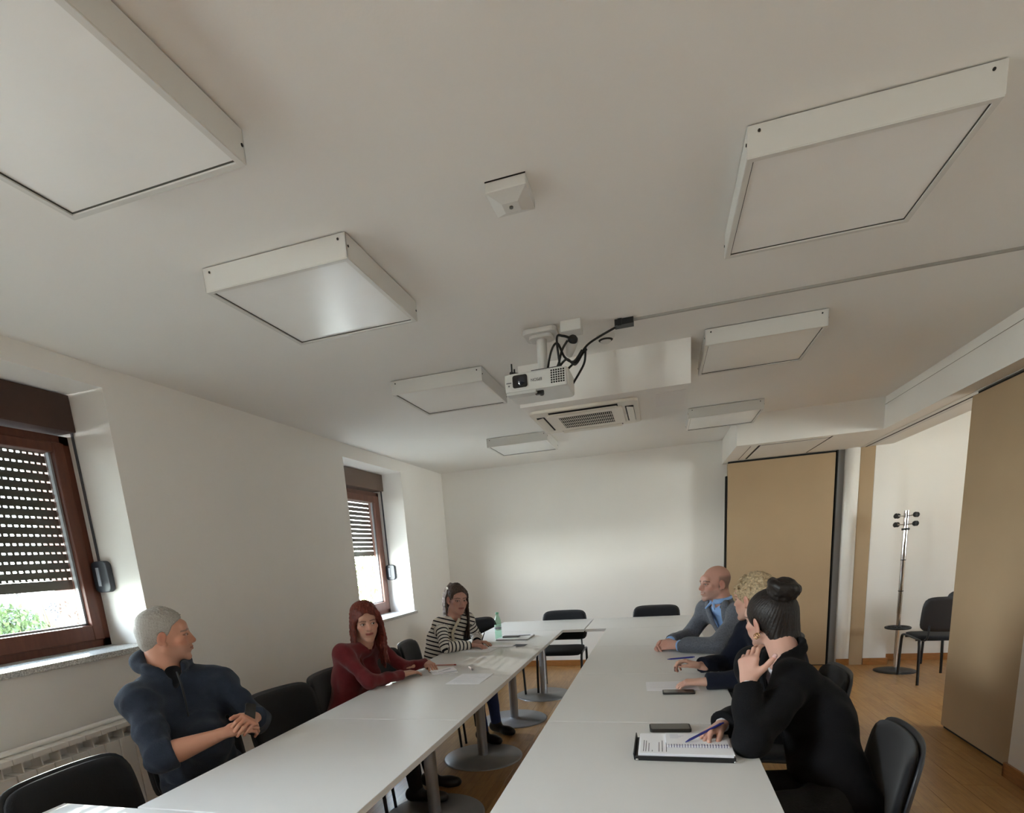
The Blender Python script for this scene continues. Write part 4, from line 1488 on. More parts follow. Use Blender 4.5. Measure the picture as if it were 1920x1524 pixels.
def person(label, J, head, skin, hands, legs_col='23262E', group=None, shoes=True, shoe_col='141416', skinfields=True):
    """creates the root, the continuous skin body, eyes, trousers, shoes"""
    for k in list(J): J[k] = A(J[k], float)
    J['fw'] = nrm(J['fw'])
    base = A((J['pel'][0], J['pel'][1], 0.))
    root = empty('person', tuple(base), 0, label, 'person', group)
    R = rot_local(head['fwd'], head.get('up', (0, 0, 1)), head.get('tilt', 0))
    c = A(head['c'], float)
    head['skin'] = skin
    head['neck_local'] = tuple((J['nek'] - c) @ R)
    V, F, C_ = build_head(head)
    parts = [(V @ R.T + c, F, C_)]
    for hd in hands:
        q = hd.pop('q')
        parts.append(hand_part(J['wr' + q], J['el' + q], skin=skin, **hd))
    # the rest of the body under the clothes
    P = np.stack([J[q] for q in ('pel', 'che', 'nek', 'shR', 'shL', 'elR', 'elL', 'wrR', 'wrL')])
    f = Field(P.min(0) - .12, P.max(0) + .12, .014)
    torso_fields(f, J, -.020, fem=head.get('fem', False), armr=(.056, .046, .042))
    Vb, Fb = f.mesh()
    parts.append((Vb, Fb, np.tile(A(lin(skin)), (len(Vb), 1))))
    make_obj('body', parts, M_skin, root, base)
    e_root = root
    build_eyes_at(e_root, R, c - base, head.get('gaze', (0, 1, 0)), head.get('iris', '4A3424'))
    if legs_col:
        V, F = legs_part(J)
        make_obj('trousers', [(V, F)], mat('trousers_' + legs_col, legs_col, .85, noise=.15, nscale=60, bump=.2, bscale=200), root, base)
    if shoes:
        for q in 'RL':
            shoe('shoe', J['ank' + q], J['ank' + q] + J['fw'] * .2, shoe_col, root, base)
    return root, base, R, c


def build_eyes_at(root, R, c, gaze, iris):
    build_eyes(root, R, c, gaze, iris)


def local_obj(name, f, R, c, base, m_, parent, relax=1):
    V, F = f.mesh()
    return make_obj(name, [(V @ R.T + c, F)], m_, parent, base, relax=relax)


def sit(J, side, dist=.42, spreadk=.12, kz=.50, foot=.05):
    """add hips, knees, ankles; side = forward unit vector of the thighs"""
    fw = nrm(A(side)); r_ = np.cross(fw, (0, 0, 1))
    pel = A(J['pel'], float)
    for q, s in (('R', 1), ('L', -1)):
        J['hip' + q] = pel + r_ * s * .09 + A((0, 0, -.02))
        kn = pel + r_ * s * spreadk + fw * dist; kn[2] = kz
        J['knee' + q] = kn
        an = kn + fw * foot; an[2] = .085
        J['ank' + q] = an
    return J


def vneck(J, r_, depth=.30, w=.07, shift=.0, back=.02):
    """cutter: V opening on the chest of a jacket"""
    fw = J['fw']; up = nrm(J['nek'] - J['che'])
    fw2 = nrm(fw - up * (fw @ up))
    o = J['nek'] + fw2 * .02
    def cut(f):
        sl = f.block(o - .4, o + .25)
        X, Y, Z = f.pts(sl)
        q = [(X - o[0]) * a[0] + (Y - o[1]) * a[1] + (Z - o[2]) * a[2] for a in (r_, fw2, up)]
        t = np.clip(-q[1] * 0 + (q[2] + depth) / depth, 0, 1.4)
        d = np.maximum(np.abs(q[0] - shift) - w * t, back - q[1])
        d = np.maximum(d, -(q[2] + depth))
        d = np.maximum(d, q[2] - .15)
        f._mix(sl, d, .004, 's')
    return cut, o, fw2, up


def xyz(*a): return A(a, float)


def cloth(name, col, **k):
    kw = dict(rough=.85, noise=.12, nscale=90, bump=.35, bscale=260, spec=.2, sheen=.2)
    kw.update(k)
    return mat(name, col, **kw)


def strands(parent, R, c, base, m_, paths, r0, name='hair_lock', h=.0035, noise=None, lo=None, hi=None):
    P = A([p for q in paths for p in q])
    f = Field(P.min(0) - .03, P.max(0) + .03, h)
    for q in paths:
        n = len(q)
        f.chain([A(p) for p in q], [r0 * (1 - .55 * (i / (n - 1)) ** 2) for i in range(n)], .006)
    if noise: f.noise(*noise)
    return local_obj(name, f, R, c, base, m_, parent)


def ridges(f, amp=.0013, fr=330):
    X, Y, Z = f.pts((slice(None),) * 3)
    f.D += (amp * np.sin(fr * Y + 9 * np.sin(60 * Z) * .12 + 3 * np.sin(40 * X)) + amp * .6 * np.sin(fr * 1.9 * Y + 1) + .004 * np.exp(-(X / .006) ** 2) * (Z > .09)).astype(np.float32)


def tufts(f, n, seed, L, r, mask, c0=(0, -.02, .036), rad=(.078, .099, .090), bias=(0, -.5, 0)):
    rnd_ = random.Random(seed)
    for i in range(n):
        th_ = rnd_.uniform(0, 2 * PI); ph = rnd_.uniform(.0, 1.7)
        d_ = A((math.sin(ph) * math.cos(th_), math.sin(ph) * math.sin(th_), math.cos(ph)))
        p0 = A(c0) + d_ * A(rad)
        if not mask(p0): continue
        t1 = nrm(A((rnd_.gauss(0, .5), rnd_.gauss(0, .5), rnd_.gauss(0, .5))) + A(bias)); t1 = nrm(t1 - d_ * (t1 @ d_))
        f.rc(p0 - t1 * L * .4, p0 + t1 * L * .4 + d_ * L * .16, r, r * .6, r * .5)


def subdivide(path, n=4):
    return [tuple(p) for p in curve_pts(path, n)]


# ---------------------------------------------------------------- man in navy hoodie (left)
J = dict(pel=(-2.07, 2.02, .56), che=(-2.12, 1.99, .90), nek=(-2.125, 1.965, 1.085), shR=(-2.12, 1.80, .99), shL=(-2.00, 2.13, .995),
         elR=(-1.965, 1.72, .775), elL=(-1.87, 2.18, .79), wrR=(-1.785, 1.905, .825), wrL=(-1.765, 2.055, .845), fw=(.95, -.30, 0))
sit(J, (.97, -.1, 0))
head = dict(c=(-2.118, 2.0, 1.238), fwd=(.74, .66, -.03), up=(.04, .0, 1), tilt=.03, jaw=1.06, brow='6A625C', lips='9A5A4E', blush='B0583F', stubble='8E7468', stubk=.25, gaze=(0, 1, -.03))
sR = np.cross(A((.35, -.7, .6)), A((.42, .9, .05)))
root, base, R, c = person('grey haired man in a navy hoodie leaning back beside the near window, hands raised', J, head, 'C8937A',
    [dict(q='R', d=(.50, .85, .05), n=(.35, -.60, .70), s=sR, fore=.20, fr=.050, curl=(.55, .75, .5), spread=.06, thumb=(.75, .45, -.3), tcurl=.5),
     dict(q='L', d=(.35, -.9, .12), n=(.6, .3, .75), s=-np.cross(A((.6, .3, .75)), A((.35, -.9, .12))), fore=.05, fr=.036, curl=(.6, .8, .5), spread=.06, thumb=(.8, .5, -.2), tcurl=.4)],
    legs_col='1E2430')
M_navy = cloth('navy_fleece', '2C3442', nscale=30, sheen=.10)


def hood(f):
    n = J['nek']; fwv = J['fw']; rr = nrm(J['shR'] - J['shL'])
    ring = [n + rr * (.085 * math.cos(a)) + fwv * (.075 * math.sin(a) - .005) + A((0, 0, .035 - .028 * math.sin(a))) for a in [2 * PI * k / 16 for k in range(17)]]
    for i in range(16):
        back = 1 - math.sin(2 * PI * (i + .5) / 16)
        f.rc(ring[i], ring[i + 1], .018 + .011 * back, .018 + .011 * back, .015)
    f.rc(n - fwv * .085 + A((0, 0, .01)), n - fwv * .115 - A((0, 0, .07)), .045, .03, .05)


def neck_hole(f):
    n = J['nek']; fwv = J['fw']
    f.rc(n + fwv * .01, n + fwv * .02 + A((0, 0, .16)), .064, .075, .01, mode='s')
    f.rc(n + fwv * .03, n + fwv * .11 + A((0, 0, .02)), .035, .03, .02, mode='s')


garment('hoodie', J, M_navy, root, base, h=.0075, g=.004, noise=(.006, 30), seed=3, cuffs=(.20, .93), extra=hood, cut=neck_hole, belly=.075, armr=(.061, .060, .048), short=dict(R=.30), ka=.04)
f = Field(J['nek'] - .12, J['nek'] + .12, .006)
f.rc(J['nek'] - A((0, 0, .06)), J['nek'] + J['fw'] * .01 - A((0, 0, .004)), .066, .057, .01); f.rc(J['nek'] - A((0, 0, .02)), J['nek'] + J['fw'] * .055 - A((0, 0, .045)), .04, .028, .02)
V, F = f.mesh(); make_obj('tee_shirt', [(V, F)], cloth('black_tee', '14151A'), root, base)
m = MB(); zp = [Vector(J['nek'] + J['fw'] * a + A((0, 0, b)) - base) for a, b in ((.10, .0), (.118, -.05), (.128, -.12), (.128, -.20))]; m.tube(zp, .004, 6); m.build('zip', mat('zip_dark', '101216', .4), root)
# hair
f = Field((-.1, -.14, -.12), (.1, .11, .15), .0026)
f.ell((0, -.020, .036), (.0795, .101, .090), 0)
f.ell((0, -.060, -.02), (.062, .052, .06), .02)
for s in (-1, 1):
    f.ell((s * .085, -.008, -.008), (.022, .022, .034), .004, mode='s')
f.fn(lambda X, Y, Z: (np.where(Y > .03, .040 + (Y - .03) * .85, np.where(Y > .0, -.018 + Y * 1.75, -.020 + Y * .95)) - Z) * -.7 + 0 * X, 's', .004)
tufts(f, 160, 5, .024, .0040, lambda p: p[2] > .088 and p[1] > -.03, bias=(.5, .8, .3))
f.noise(.0006, 300, 5, 9)
local_obj('hair', f, R, c, base, hair_mat('hair_silver', 'A8A39B', st=(150, 60, 150), noise=.35, bump=.3), root)
# the dark phone he fiddles with
t = empty('smartphone', (-1.745, 2.01, .885), 0, 'small dark phone held between the fingers of the grey haired man', 'phone')
m = MB(); Rq = Euler((1.1, .35, .9)).to_matrix(); rbox(m, (0, 0, 0), (.045, .075, .009), .008, Rq); m.build('case', mat('phone_case', '26231F', .4), t, bevel=.002)
m = MB(); rbox(m, Rq @ Vector((0, 0, .005)), (.039, .068, .001), .006, Rq); m.build('screen', M_lens, t)

# ---------------------------------------------------------------- woman in dark red
J = dict(pel=(-1.95, 3.15, .56), che=(-1.90, 3.17, .80), nek=(-1.82, 3.21, .995), shR=(-1.885, 3.04, .955), shL=(-1.835, 3.37, .95),
         elR=(-1.70, 3.00, .785), elL=(-1.67, 3.43, .785), wrR=(-1.60, 3.26, .775), wrL=(-1.575, 3.60, .785), fw=(.96, .12, 0))
sit(J, (1, 0, 0), .42)
head = dict(c=(-1.795, 3.205, 1.13), fwd=(.62, -.77, -.10), tilt=-.05, fem=True, jaw=.90, brow='4A2620', lips='A04A44', blush='C07060', gaze=(-.35, 1, .0), iris='3A2A20')
root, base, R, c = person('woman with long red hair in a dark red sweater looking back along the table', J, head, 'C99A84',
    [dict(q='R', d=(.38, .92, -.02), n=(.1, .05, 1), s=(-.92, .38, 0), curl=(.22, .35, .25), spread=.07, thumb=(.8, .4, -.1), nails='3A1218', sc=.95),
     dict(q='L', d=(.62, -.70, -.08), n=(0, .05, 1), s=(-.7, -.62, 0), curl=(.25, .4, .3), spread=.07, thumb=(.95, .28, -.1), nails='3A1218', sc=.95)],
    legs_col='1A1A1E')
M_red = cloth('burgundy_knit', '702428', nscale=40, bscale=400)
garment('sweater', J, M_red, root, base, h=.0075, g=-.006, noise=(.004, 26), seed=8, cuffs=(.97, .97), fem=True, armr=(.054, .048, .038),
        cut=lambda f: f.rc(J['nek'] + J['fw'] * .01, J['nek'] + A((0, 0, .15)), .057, .075, .008, mode='s'))
M_hred = hair_mat('hair_auburn', '6E2A1C', st=(30, 30, 3), noise=.5)
f = Field((-.12, -.15, -.14), (.12, .12, .16), .003)
f.ell((0, -.018, .034), (.085, .105, .096), 0)
f.ell((0, -.055, -.05), (.080, .060, .08), .03)
f.ell((0, .100, -.020), (.072, .085, .108), .03, mode='s')
f.ell((0, .07, -.13), (.085, .10, .065), .02, mode='s')
ridges(f)
f.noise(.0015, 120, 6, 6)
local_obj('hair', f, R, c, base, M_hred, root)
paths = []
rnd = random.Random(4)
for s in (-1, 1):
    for i in range(18):
        a = i / 17
        y0 = .066 - .145 * a
        q_ = math.sqrt(max(.10, 1 - ((y0 + .018) / .097) ** 2))
        ar = lambda t_: (s * .080 * q_ * math.sin(t_), y0, .032 + .091 * q_ * math.cos(t_))
        fr_ = max(0, 1 - a * 3)
        p = [ar(.12), ar(.6), ar(1.05), (s * (.076 + .008 * math.sin(a * PI)), y0 * .9 - .018 * fr_, .005), (s * (.084 + rnd.uniform(-.004, .006)), y0 * .85 - .012 * fr_, -.06), (s * (.088 + rnd.uniform(-.010, .014)), y0 * .8 + .0, -.14),
             (s * (.084 + rnd.uniform(-.02, .020)), y0 * .7 + .03, -.235 - .05 * rnd.random())]
        paths.append(subdivide(p, 3))
for i in range(7):
    y0 = .055 - .02 * i
    paths.append(subdivide([(-.03, y0, .11), (-.078, y0, .05), (-.094, y0 + .01, -.05), (-.092 + .006 * i, y0 + .03, -.14), (-.07 - .01 * (i % 3), y0 + .05, -.22), (-.065, y0 + .05, -.29)], 3))
for i in range(8):
    x0 = -.06 + .12 * i / 7
    paths.append(subdivide([(x0, -.09, .03), (x0, -.10, -.06), (x0 * 1.1, -.10, -.15), (x0 * 1.1, -.09, -.23 - .03 * rnd.random())], 3))
strands(root, R, c, base, M_hred, paths, .0115, noise=(.0012, 160, 2, 6), h=.0032)

# ---------------------------------------------------------------- woman in striped cardigan
J = dict(pel=(-1.84, 4.42, .56), che=(-1.775, 4.47, .80), nek=(-1.685, 4.50, 1.005), shR=(-1.755, 4.36, .955), shL=(-1.61, 4.63, .95),
         elR=(-1.665, 4.215, .785), elL=(-1.565, 4.72, .785), wrR=(-1.505, 4.375, .772), wrL=(-1.50, 4.53, .772), fw=(.87, -.48, 0))
sit(J, (.96, -.2, 0), .42)
head = dict(c=(-1.637, 4.50, 1.145), fwd=(.66, -.75, -.12), tilt=.05, fem=True, jaw=.92, brow='2E2420', lips='9A5650', blush='B8705E', gaze=(.15, 1, -.08), iris='3A3028')
root, base, R, c = person('woman in a black and white striped cardigan with long brown hair', J, head, 'BE9080',
    [dict(q='R', d=(.98, -.12, -.05), n=(.05, 0, 1), s=(.1, .98, 0), curl=(.35, .35, .25), spread=.12, thumb=(.7, .55, -.1), nails='3A1A20', sc=.92),
     dict(q='L', d=(.92, -.35, .05), n=(.1, .1, 1), s=(-.3, -.9, 0), curl=(.3, .4, .3), spread=.1, thumb=(.7, .5, -.1), nails='3A1A20', sc=.92)],
    legs_col='2E3F72')


def stripe_mat():
    m_ = bpy.data.materials.new('striped_knit'); m_.use_nodes = True
    n = m_.node_tree; p = n.nodes['Principled BSDF']
    a = n.nodes.new('ShaderNodeAttribute'); a.attribute_name = 'Col'
    sp = n.nodes.new('ShaderNodeSeparateXYZ'); n.links.new(a.outputs['Vector'], sp.inputs[0])
    mu = n.nodes.new('ShaderNodeMath'); mu.operation = 'MULTIPLY'; mu.inputs[1].default_value = 1 / .034; n.links.new(sp.outputs[0], mu.inputs[0])
    fr = n.nodes.new('ShaderNodeMath'); fr.operation = 'FRACT'; n.links.new(mu.outputs[0], fr.inputs[0])
    gt = n.nodes.new('ShaderNodeMath'); gt.operation = 'GREATER_THAN'; gt.inputs[1].default_value = .66; n.links.new(fr.outputs[0], gt.inputs[0])
    mx = n.nodes.new('ShaderNodeMix'); mx.data_type = 'RGBA'; n.links.new(gt.outputs[0], mx.inputs['Factor'])
    mx.inputs['A'].default_value = (*lin('D9D4CC'), 1); mx.inputs['B'].default_value = (*lin('1C1C26'), 1)
    n.links.new(mx.outputs['Result'], p.inputs['Base Color']); p.inputs['Roughness'].default_value = .85
    p.inputs['Specular IOR Level'].default_value = .2
    return m_


P = np.stack([J[q] for q in ('pel', 'che', 'nek', 'shR', 'shL', 'elR', 'elL', 'wrR', 'wrL')])
f = Field(P.min(0) - .16, P.max(0) + .16, .0075)
torso_fields(f, J, -.004, fem=True, armr=(.055, .049, .040))
f.noise(.003, 26, 12, 6, 1.5)
cuff_cut(f, J, 'R', .95); cuff_cut(f, J, 'L', .95)
f.rc(J['nek'] + J['fw'] * .015, J['nek'] + A((0, 0, .15)), .060, .085, .006, mode='s')
V, F = f.mesh()
upv = nrm(J['che'] - J['pel'])
par = (V - J['pel']) @ upv
best = np.full(len(V), 9.)
for q in 'RL':
    L0_ = 0
    for a_, b_ in ((J['sh' + q], J['el' + q]), (J['el' + q], J['wr' + q])):
        d_ = b_ - a_; L_ = np.linalg.norm(d_)
        t_ = np.clip((V - a_) @ d_ / L_ ** 2, 0, 1)
        di = np.linalg.norm(V - a_ - t_[:, None] * d_, axis=1)
        lo_t = .18 if L0_ == 0 else 0
        w_ = (di < .070) & (di < best) & (t_ > lo_t)
        # the chest side of the upper arm stays torso
        best = np.where(w_, di, best); par = np.where(w_, 2.3 + L0_ + ((V - a_) @ d_ / L_), par)
        L0_ += L_
make_obj('cardigan', [(V, F, np.stack([par, par, par], 1))], stripe_mat(), root, base)
m = MB(); o_ = J['che']; rr_ = nrm(J['shR'] - J['shL'])
pts_ = [Vector(J['nek'] + J['fw'] * .075 - A((0, 0, .02)) - base), Vector(J['che'] + J['fw'] * .118 + A((0, 0, .07)) - base), Vector(J['che'] + J['fw'] * .122 - A((0, 0, .03)) - base), Vector(J['pel'] + J['fw'] * .125 + A((0, 0, .09)) - base)]
m.tube(curve_pts(pts_, 5), .013, 8, flat=.4); m.build('button_band', cloth('cream_knit', 'D8CFBB'), root)
M_hbr = hair_mat('hair_brown', '4C3A30', st=(30, 30, 3), noise=.5)
f = Field((-.12, -.15, -.14), (.12, .12, .16), .003)
f.ell((0, -.018, .034), (.0785, .102, .092), 0)
f.ell((0, -.06, -.05), (.064, .052, .08), .03)
f.ell((0, .100, -.030), (.068, .078, .098), .03, mode='s')
for s in (-1, 1): f.ell((s * .088, .004, -.012), (.022, .03, .034), .008, mode='s')
ridges(f, .0016)
f.ell((0, .07, -.13), (.085, .10, .065), .02, mode='s')
f.ell((0, -.03, .118), (.03, .03, .014), .02)
f.noise(.0015, 130, 6, 6)
local_obj('hair', f, R, c, base, M_hbr, root)
paths = []
for s in (-1, 1):
    for i in range(9):
        a = i / 8
        y0 = (.035 if s < 0 else -.020) - (.10 if s < 0 else .06) * a
        L_ = -.30 - .04 * rnd.random()
        p = [(s * .02, y0 - .03, .112), (s * .070, y0 - .015, .06), (s * .084, y0 - .02, -.01), (s * .088, y0 * .9 - .01, -.09), (s * .092, y0 * .8 + .01, -.18), (s * (.085 + rnd.uniform(-.015, .015)), y0 * .7 + .03, L_)]
        paths.append(subdivide(p, 3))
for i in range(7):
    x0 = -.05 + .1 * i / 6
    paths.append(subdivide([(x0, -.09, .03), (x0, -.10, -.08), (x0 * 1.2, -.10, -.2), (x0 * 1.3, -.09, -.32)], 3))
strands(root, R, c, base, M_hbr, paths, .012, noise=(.0012, 160, 2, 6))
t = empty('pen', (-1.43, 4.50, .80), 0, 'short dark pen in the fingers of the striped woman', 'pen')
m = MB(); m.tube([(-.03, .03, -.02), (.02, -.04, .06)], .004, 8); m.build('barrel', mat('pen_black', '1A1A1E', .3), t)


# ---------------------------------------------------------------- man in grey blazer
def jacket_collar(f, J, r_, rad=.066, hgt=.040):
    n = J['nek']; fw_ = J['fw']
    P_ = []
    for k in range(15):
        a = (-.68 + 1.36 * k / 14) * PI
        P_.append(n + r_ * rad * math.sin(a) - fw_ * (rad * .95 * math.cos(a)) + A((0, 0, hgt * (.60 + .40 * math.cos(a)) - .012)))
    for k in range(14):
        f.rc(P_[k], P_[k + 1], .009, .009, .006); f.rc(P_[k] - A((0, 0, .025)), P_[k + 1] - A((0, 0, .025)), .014, .014, .012)


def lapels(J, o, fw2, up, r_, depth, w, base, m_, root, col_r=.014, top=.03):
    for s in (-1, 1):
        P_ = [o - fw2 * .02 + r_ * s * .074 + up * .012, o + fw2 * .03 + r_ * s * (w * 1.15 + .006) - up * .01, o + fw2 * .085 + r_ * s * (w * .80 + .012) - up * depth * .35, o + fw2 * .115 + r_ * s * .012 - up * depth * .95]
        P_ = [A(q) for q in curve_pts([Vector(q) for q in P_], 22)]
        f = Field(np.min(P_, 0) - .05, np.max(P_, 0) + .05, .0045)
        n = len(P_)
        for i in range(n - 1):
            wd = .016 + .016 * math.sin(PI * min(1, (i / (n - 1)) * 1.15))
            f.rc(P_[i], P_[i + 1], wd, wd, .006, nrm(fw2 * .95 + r_ * s * .25), 3.0)
        V, F = f.mesh()
        make_obj('lapel', [(V, F)], m_, root, base)


J = dict(pel=(.62, 4.18, .56), che=(.53, 4.20, .83), nek=(.40, 4.24, 1.045), shR=(.325, 4.40, .985), shL=(.50, 4.09, .98),
         elR=(.20, 4.42, .79), elL=(.36, 3.94, .79), wrR=(.055, 4.20, .785), wrL=(.10, 4.05, .785), fw=(-.87, -.48, 0))
sit(J, (-1, 0, 0))
head = dict(c=(.357, 4.245, 1.183), fwd=(-.90, -.42, -.02), jaw=1.03, brow='3A2C26', lips='9A5A50', blush='B4604C', stubble='8A7C74', stubk=.32, buzz='6A605A', smile=1, gaze=(-.1, 1, 0))
root, base, R, c = person('bald smiling man in a grey blazer and light blue shirt with folded hands', J, head, 'CA9C8C',
    [dict(q='R', d=(-.75, -.55, -.02), n=(-.2, .6, .75), s=np.cross(A((-.2, .6, .75)), A((-.75, -.55, 0))), curl=(.7, .8, .4), spread=.04, thumb=(.7, .4, -.3), tcurl=.5, fore=.10, sc=1.08),
     dict(q='L', d=(-.92, .30, .0), n=(-.1, -.75, .65), s=-np.cross(A((-.1, -.75, .65)), A((-.92, .30, 0))), curl=(.75, .85, .4), spread=.04, thumb=(.7, .4, -.3), tcurl=.5, fore=.10, sc=1.08)],
    legs_col='22242C')
M_grey = cloth('grey_check_wool', '5F636C', noise=.3, nscale=120, bscale=300)
rr_ = nrm(J['shR'] - J['shL'])
cut_, o_, fw2_, up_ = vneck(J, rr_, .42, .082)
M_blue = cloth('light_blue_cotton', '8FB4E6', rough=.7, noise=.04, bump=.15)
garment('blazer', J, M_grey, root, base, h=.0075, g=.004, noise=(.0045, 24), seed=21, cuffs=(.93, .93), extra=None, armr=(.066, .056, .047), cut=lambda f: (cut_(f), f.rc(J['nek'], J['nek'] + A((0, 0, .15)), .066, .075, .008, mode='s'), jacket_collar(f, J, rr_, .072)))
garment('shirt', J, M_blue, root, base, h=.009, g=-.004, noise=(.0015, 30), seed=22, cuffs=(.985, .985), armr=(.05, .045, .042), cut=lambda f: f.rc(J['nek'] + A((0, 0, .01)), J['nek'] + A((0, 0, .15)), .055, .075, .008, mode='s'))
lapels(J, o_, fw2_, up_, rr_, .42, .082, base, M_grey, root)
f = Field(J['nek'] - .12, J['nek'] + .12, .004)
rg = [J['nek'] + rr_ * .064 * math.sin(a) - J['fw'] * .064 * math.cos(a) + A((0, 0, .035 - .018 * (1 - math.cos(a)) / 2)) for a in [(-.93 + 1.86 * k / 20) * PI for k in range(21)]]
for i in range(20): f.rc(rg[i] - A((0, 0, .012)), rg[i + 1] - A((0, 0, .012)), .0085, .0085, .006); f.rc(rg[i] + A((0, 0, .008)), rg[i + 1] + A((0, 0, .008)), .0065, .0065, .008); f.rc(rg[i] - A((0, 0, .001)), rg[i + 1] - A((0, 0, .001)), .0075, .0075, .008)
for s in (-1, 1): f.rc(J['nek'] + J['fw'] * .068 + rr_ * s * .014 + A((0, 0, .005)), J['nek'] + J['fw'] * .085 + rr_ * s * .05 - A((0, 0, .035)), .010, .006, .004)
V, F = f.mesh(); make_obj('shirt_collar', [(V, F)], M_blue, root, base)

# ---------------------------------------------------------------- blond woman, half hidden
J = dict(pel=(.64, 3.10, .56), che=(.60, 3.18, .82), nek=(.51, 3.26, 1.02), shR=(.47, 3.42, .965), shL=(.52, 3.09, .965),
         elR=(.36, 3.42, .79), elL=(.40, 2.99, .79), wrR=(.20, 3.27, .80), wrL=(.20, 2.965, .780), fw=(-.98, -.1, 0))
sit(J, (-1, 0, 0))
head = dict(c=(.475, 3.315, 1.155), fwd=(-.74, .66, -.05), fem=True, jaw=.95, brow='8A7050', lips='A05A54', gaze=(0, 1, 0))
root, base, R, c = person('blond woman with short tousled hair in dark navy, half hidden behind the bun', J, head, 'CFA592',
    [dict(q='R', d=(-.80, -.10, .35), n=(-.1, .15, 1), s=np.cross(A((-.1, .15, 1)), A((-.8, -.1, .35))), curl=(.75, .9, .5), per=((.45, .8, .4), (.6, .9, .5), (.75, .9, .5), (.8, 1., .5)), spread=.05, thumb=(.75, .35, -.35), tcurl=.5, fore=.08, nails='4A2A30', sc=.93),
     dict(q='L', d=(-.93, .15, -.05), n=(-.1, -.1, 1), s=(-.1, .95, 0), curl=(.45, .55, .35), spread=.08, thumb=(.7, .5, -.2), fore=.08, sc=.93)],
    legs_col='16181F')
M_nv2 = cloth('midnight_jacket', '121726', sheen=.05)
garment('jacket', J, M_nv2, root, base, h=.0085, g=.0, noise=(.004, 24), seed=31, cuffs=(.93, .93), fem=True, armr=(.060, .052, .044), cut=lambda f: f.rc(J['nek'] + J['fw'] * .01, J['nek'] + A((0, 0, .15)), .058, .08, .008, mode='s'))
f = Field((-.13, -.16, -.12), (.13, .13, .19), .003)
f.ell((0, -.02, .036), (.084, .105, .094), 0)
rnd = random.Random(11)
for i in range(130):
    th_ = rnd.uniform(0, 2 * PI); ph = rnd.uniform(.05, 1.75)
    d_ = A((math.sin(ph) * math.cos(th_), math.sin(ph) * math.sin(th_), math.cos(ph)))
    if d_[1] > .70 and d_[2] < .30: continue
    p0 = A((0, -.02, .036)) + d_ * A((.082, .103, .092))
    t1 = nrm(np.cross(d_, A((rnd.gauss(0, 1), rnd.gauss(0, 1), rnd.gauss(0, 1))))) + A((0, .4, 0))
    p1 = p0 + d_ * .010 + t1 * .014; p2 = p1 + t1 * .012 - d_ * .004
    f.rc(p0 - t1 * .012, p1, .007, .0062, .004); f.rc(p1, p2, .0062, .003, .002)
f.ell((0, .112, -.055), (.056, .068, .082), .008, mode='s')
f.ell((0, .03, -.15), (.1, .12, .07), .01, mode='s')
for s in (-1, 1): f.ell((s * .088, -.008, -.016), (.020, .020, .026), .004, mode='s')
local_obj('hair', f, R, c, base, hair_mat('hair_blond', 'BCA684', st=(30, 30, 30), noise=.45), root)
t = empty('blue_pen', (.105, 3.25, .85), 0, 'blue pen held up in the right hand of the blond woman', 'pen')
m = MB(); m.tube([(-.075, -.01, -.004), (-.055, -.01, -.003), (.06, .0, .004)], [.0015, .0045, .0048], 10); m.build('barrel', mat('pen_blue', '20287A', .3), t)
m = MB(); m.tube([(.06, 0, .004), (.07, 0, .005)], .003, 8); m.build('clicker', mat('pen_blue', '20287A', .3), t)

# ---------------------------------------------------------------- woman with the bun, nearest right
J = dict(pel=(.59, 2.15, .55), che=(.555, 2.34, .80), nek=(.470, 2.435, 1.005), shR=(.38, 2.58, .945), shL=(.475, 2.27, .945),
         elR=(.375, 2.42, .79), elL=(.295, 2.035, .785), wrR=(.205, 2.175, .795), wrL=(.300, 2.175, .965), fw=(-.96, -.15, 0))
sit(J, (-1, 0, 0), .40)
head = dict(c=(.425, 2.535, 1.143), fwd=(-.58, .81, -.05), tilt=.12, fem=True, jaw=.93, brow='1E1612', lips='A05A54', blush='C07868', gaze=(0, 1, 0))
nL = A((-.45, -.85, .15)); dL = A((.04, .30, .94))
root, base, R, c = person('woman with a high dark bun in a black blazer resting her chin on her hand', J, head, 'CBA08E',
    [dict(q='R', d=(-.62, -.74, -.12), n=(-.35, .25, .9), s=np.cross(A((-.35, .25, .9)), A((-.62, -.74, -.12))), per=((.55, .5, .2), (.6, .7, .4), (.5, .7, .5), (.45, .6, .5)), spread=.14, thumb=(.8, .35, -.45), tcurl=.3, fore=.10, nails='D8B4B0', sc=.95),
     dict(q='L', d=dL, n=nL, s=-np.cross(nL, dL), curl=(.35, .55, .4), per=((.45, .55, .3), (.60, .6, .35), (.75, .65, .4), (.85, .7, .4)), spread=.03, thumb=(.62, .75, .02), tcurl=.15, fore=.12, nails='D8B4B0', sc=.97)],
    legs_col='060608')
M_bk = cloth('black_suit_wool', '0B0B0E', noise=.1, bump=.25, sheen=.03)
rr_ = nrm(J['shR'] - J['shL'])
cut_, o_, fw2_, up_ = vneck(J, rr_, .30, .060)
garment('blazer', J, M_bk, root, base, h=.0075, g=.006, noise=(.005, 22), seed=41, cuffs=(.93, .93), fem=True, armr=(.066, .057, .047), cut=lambda f: (cut_(f), f.rc(J['nek'], J['nek'] + A((0, 0, .15)), .062, .085, .008, mode='s'), jacket_collar(f, J, rr_, .062, .080)))
garment('blouse', J, cloth('white_blouse', 'D8D8DC', rough=.7), root, base, h=.009, g=-.012, noise=None, cuffs=(.97, .985), fem=True, armr=(.046, .042, .040), cut=lambda f: f.rc(J['nek'] + J['fw'] * .02, J['nek'] + J['fw'] * .05 + A((0, 0, .12)), .058, .085, .008, mode='s'))
lapels(J, o_, fw2_, up_, rr_, .30, .060, base, M_bk, root)
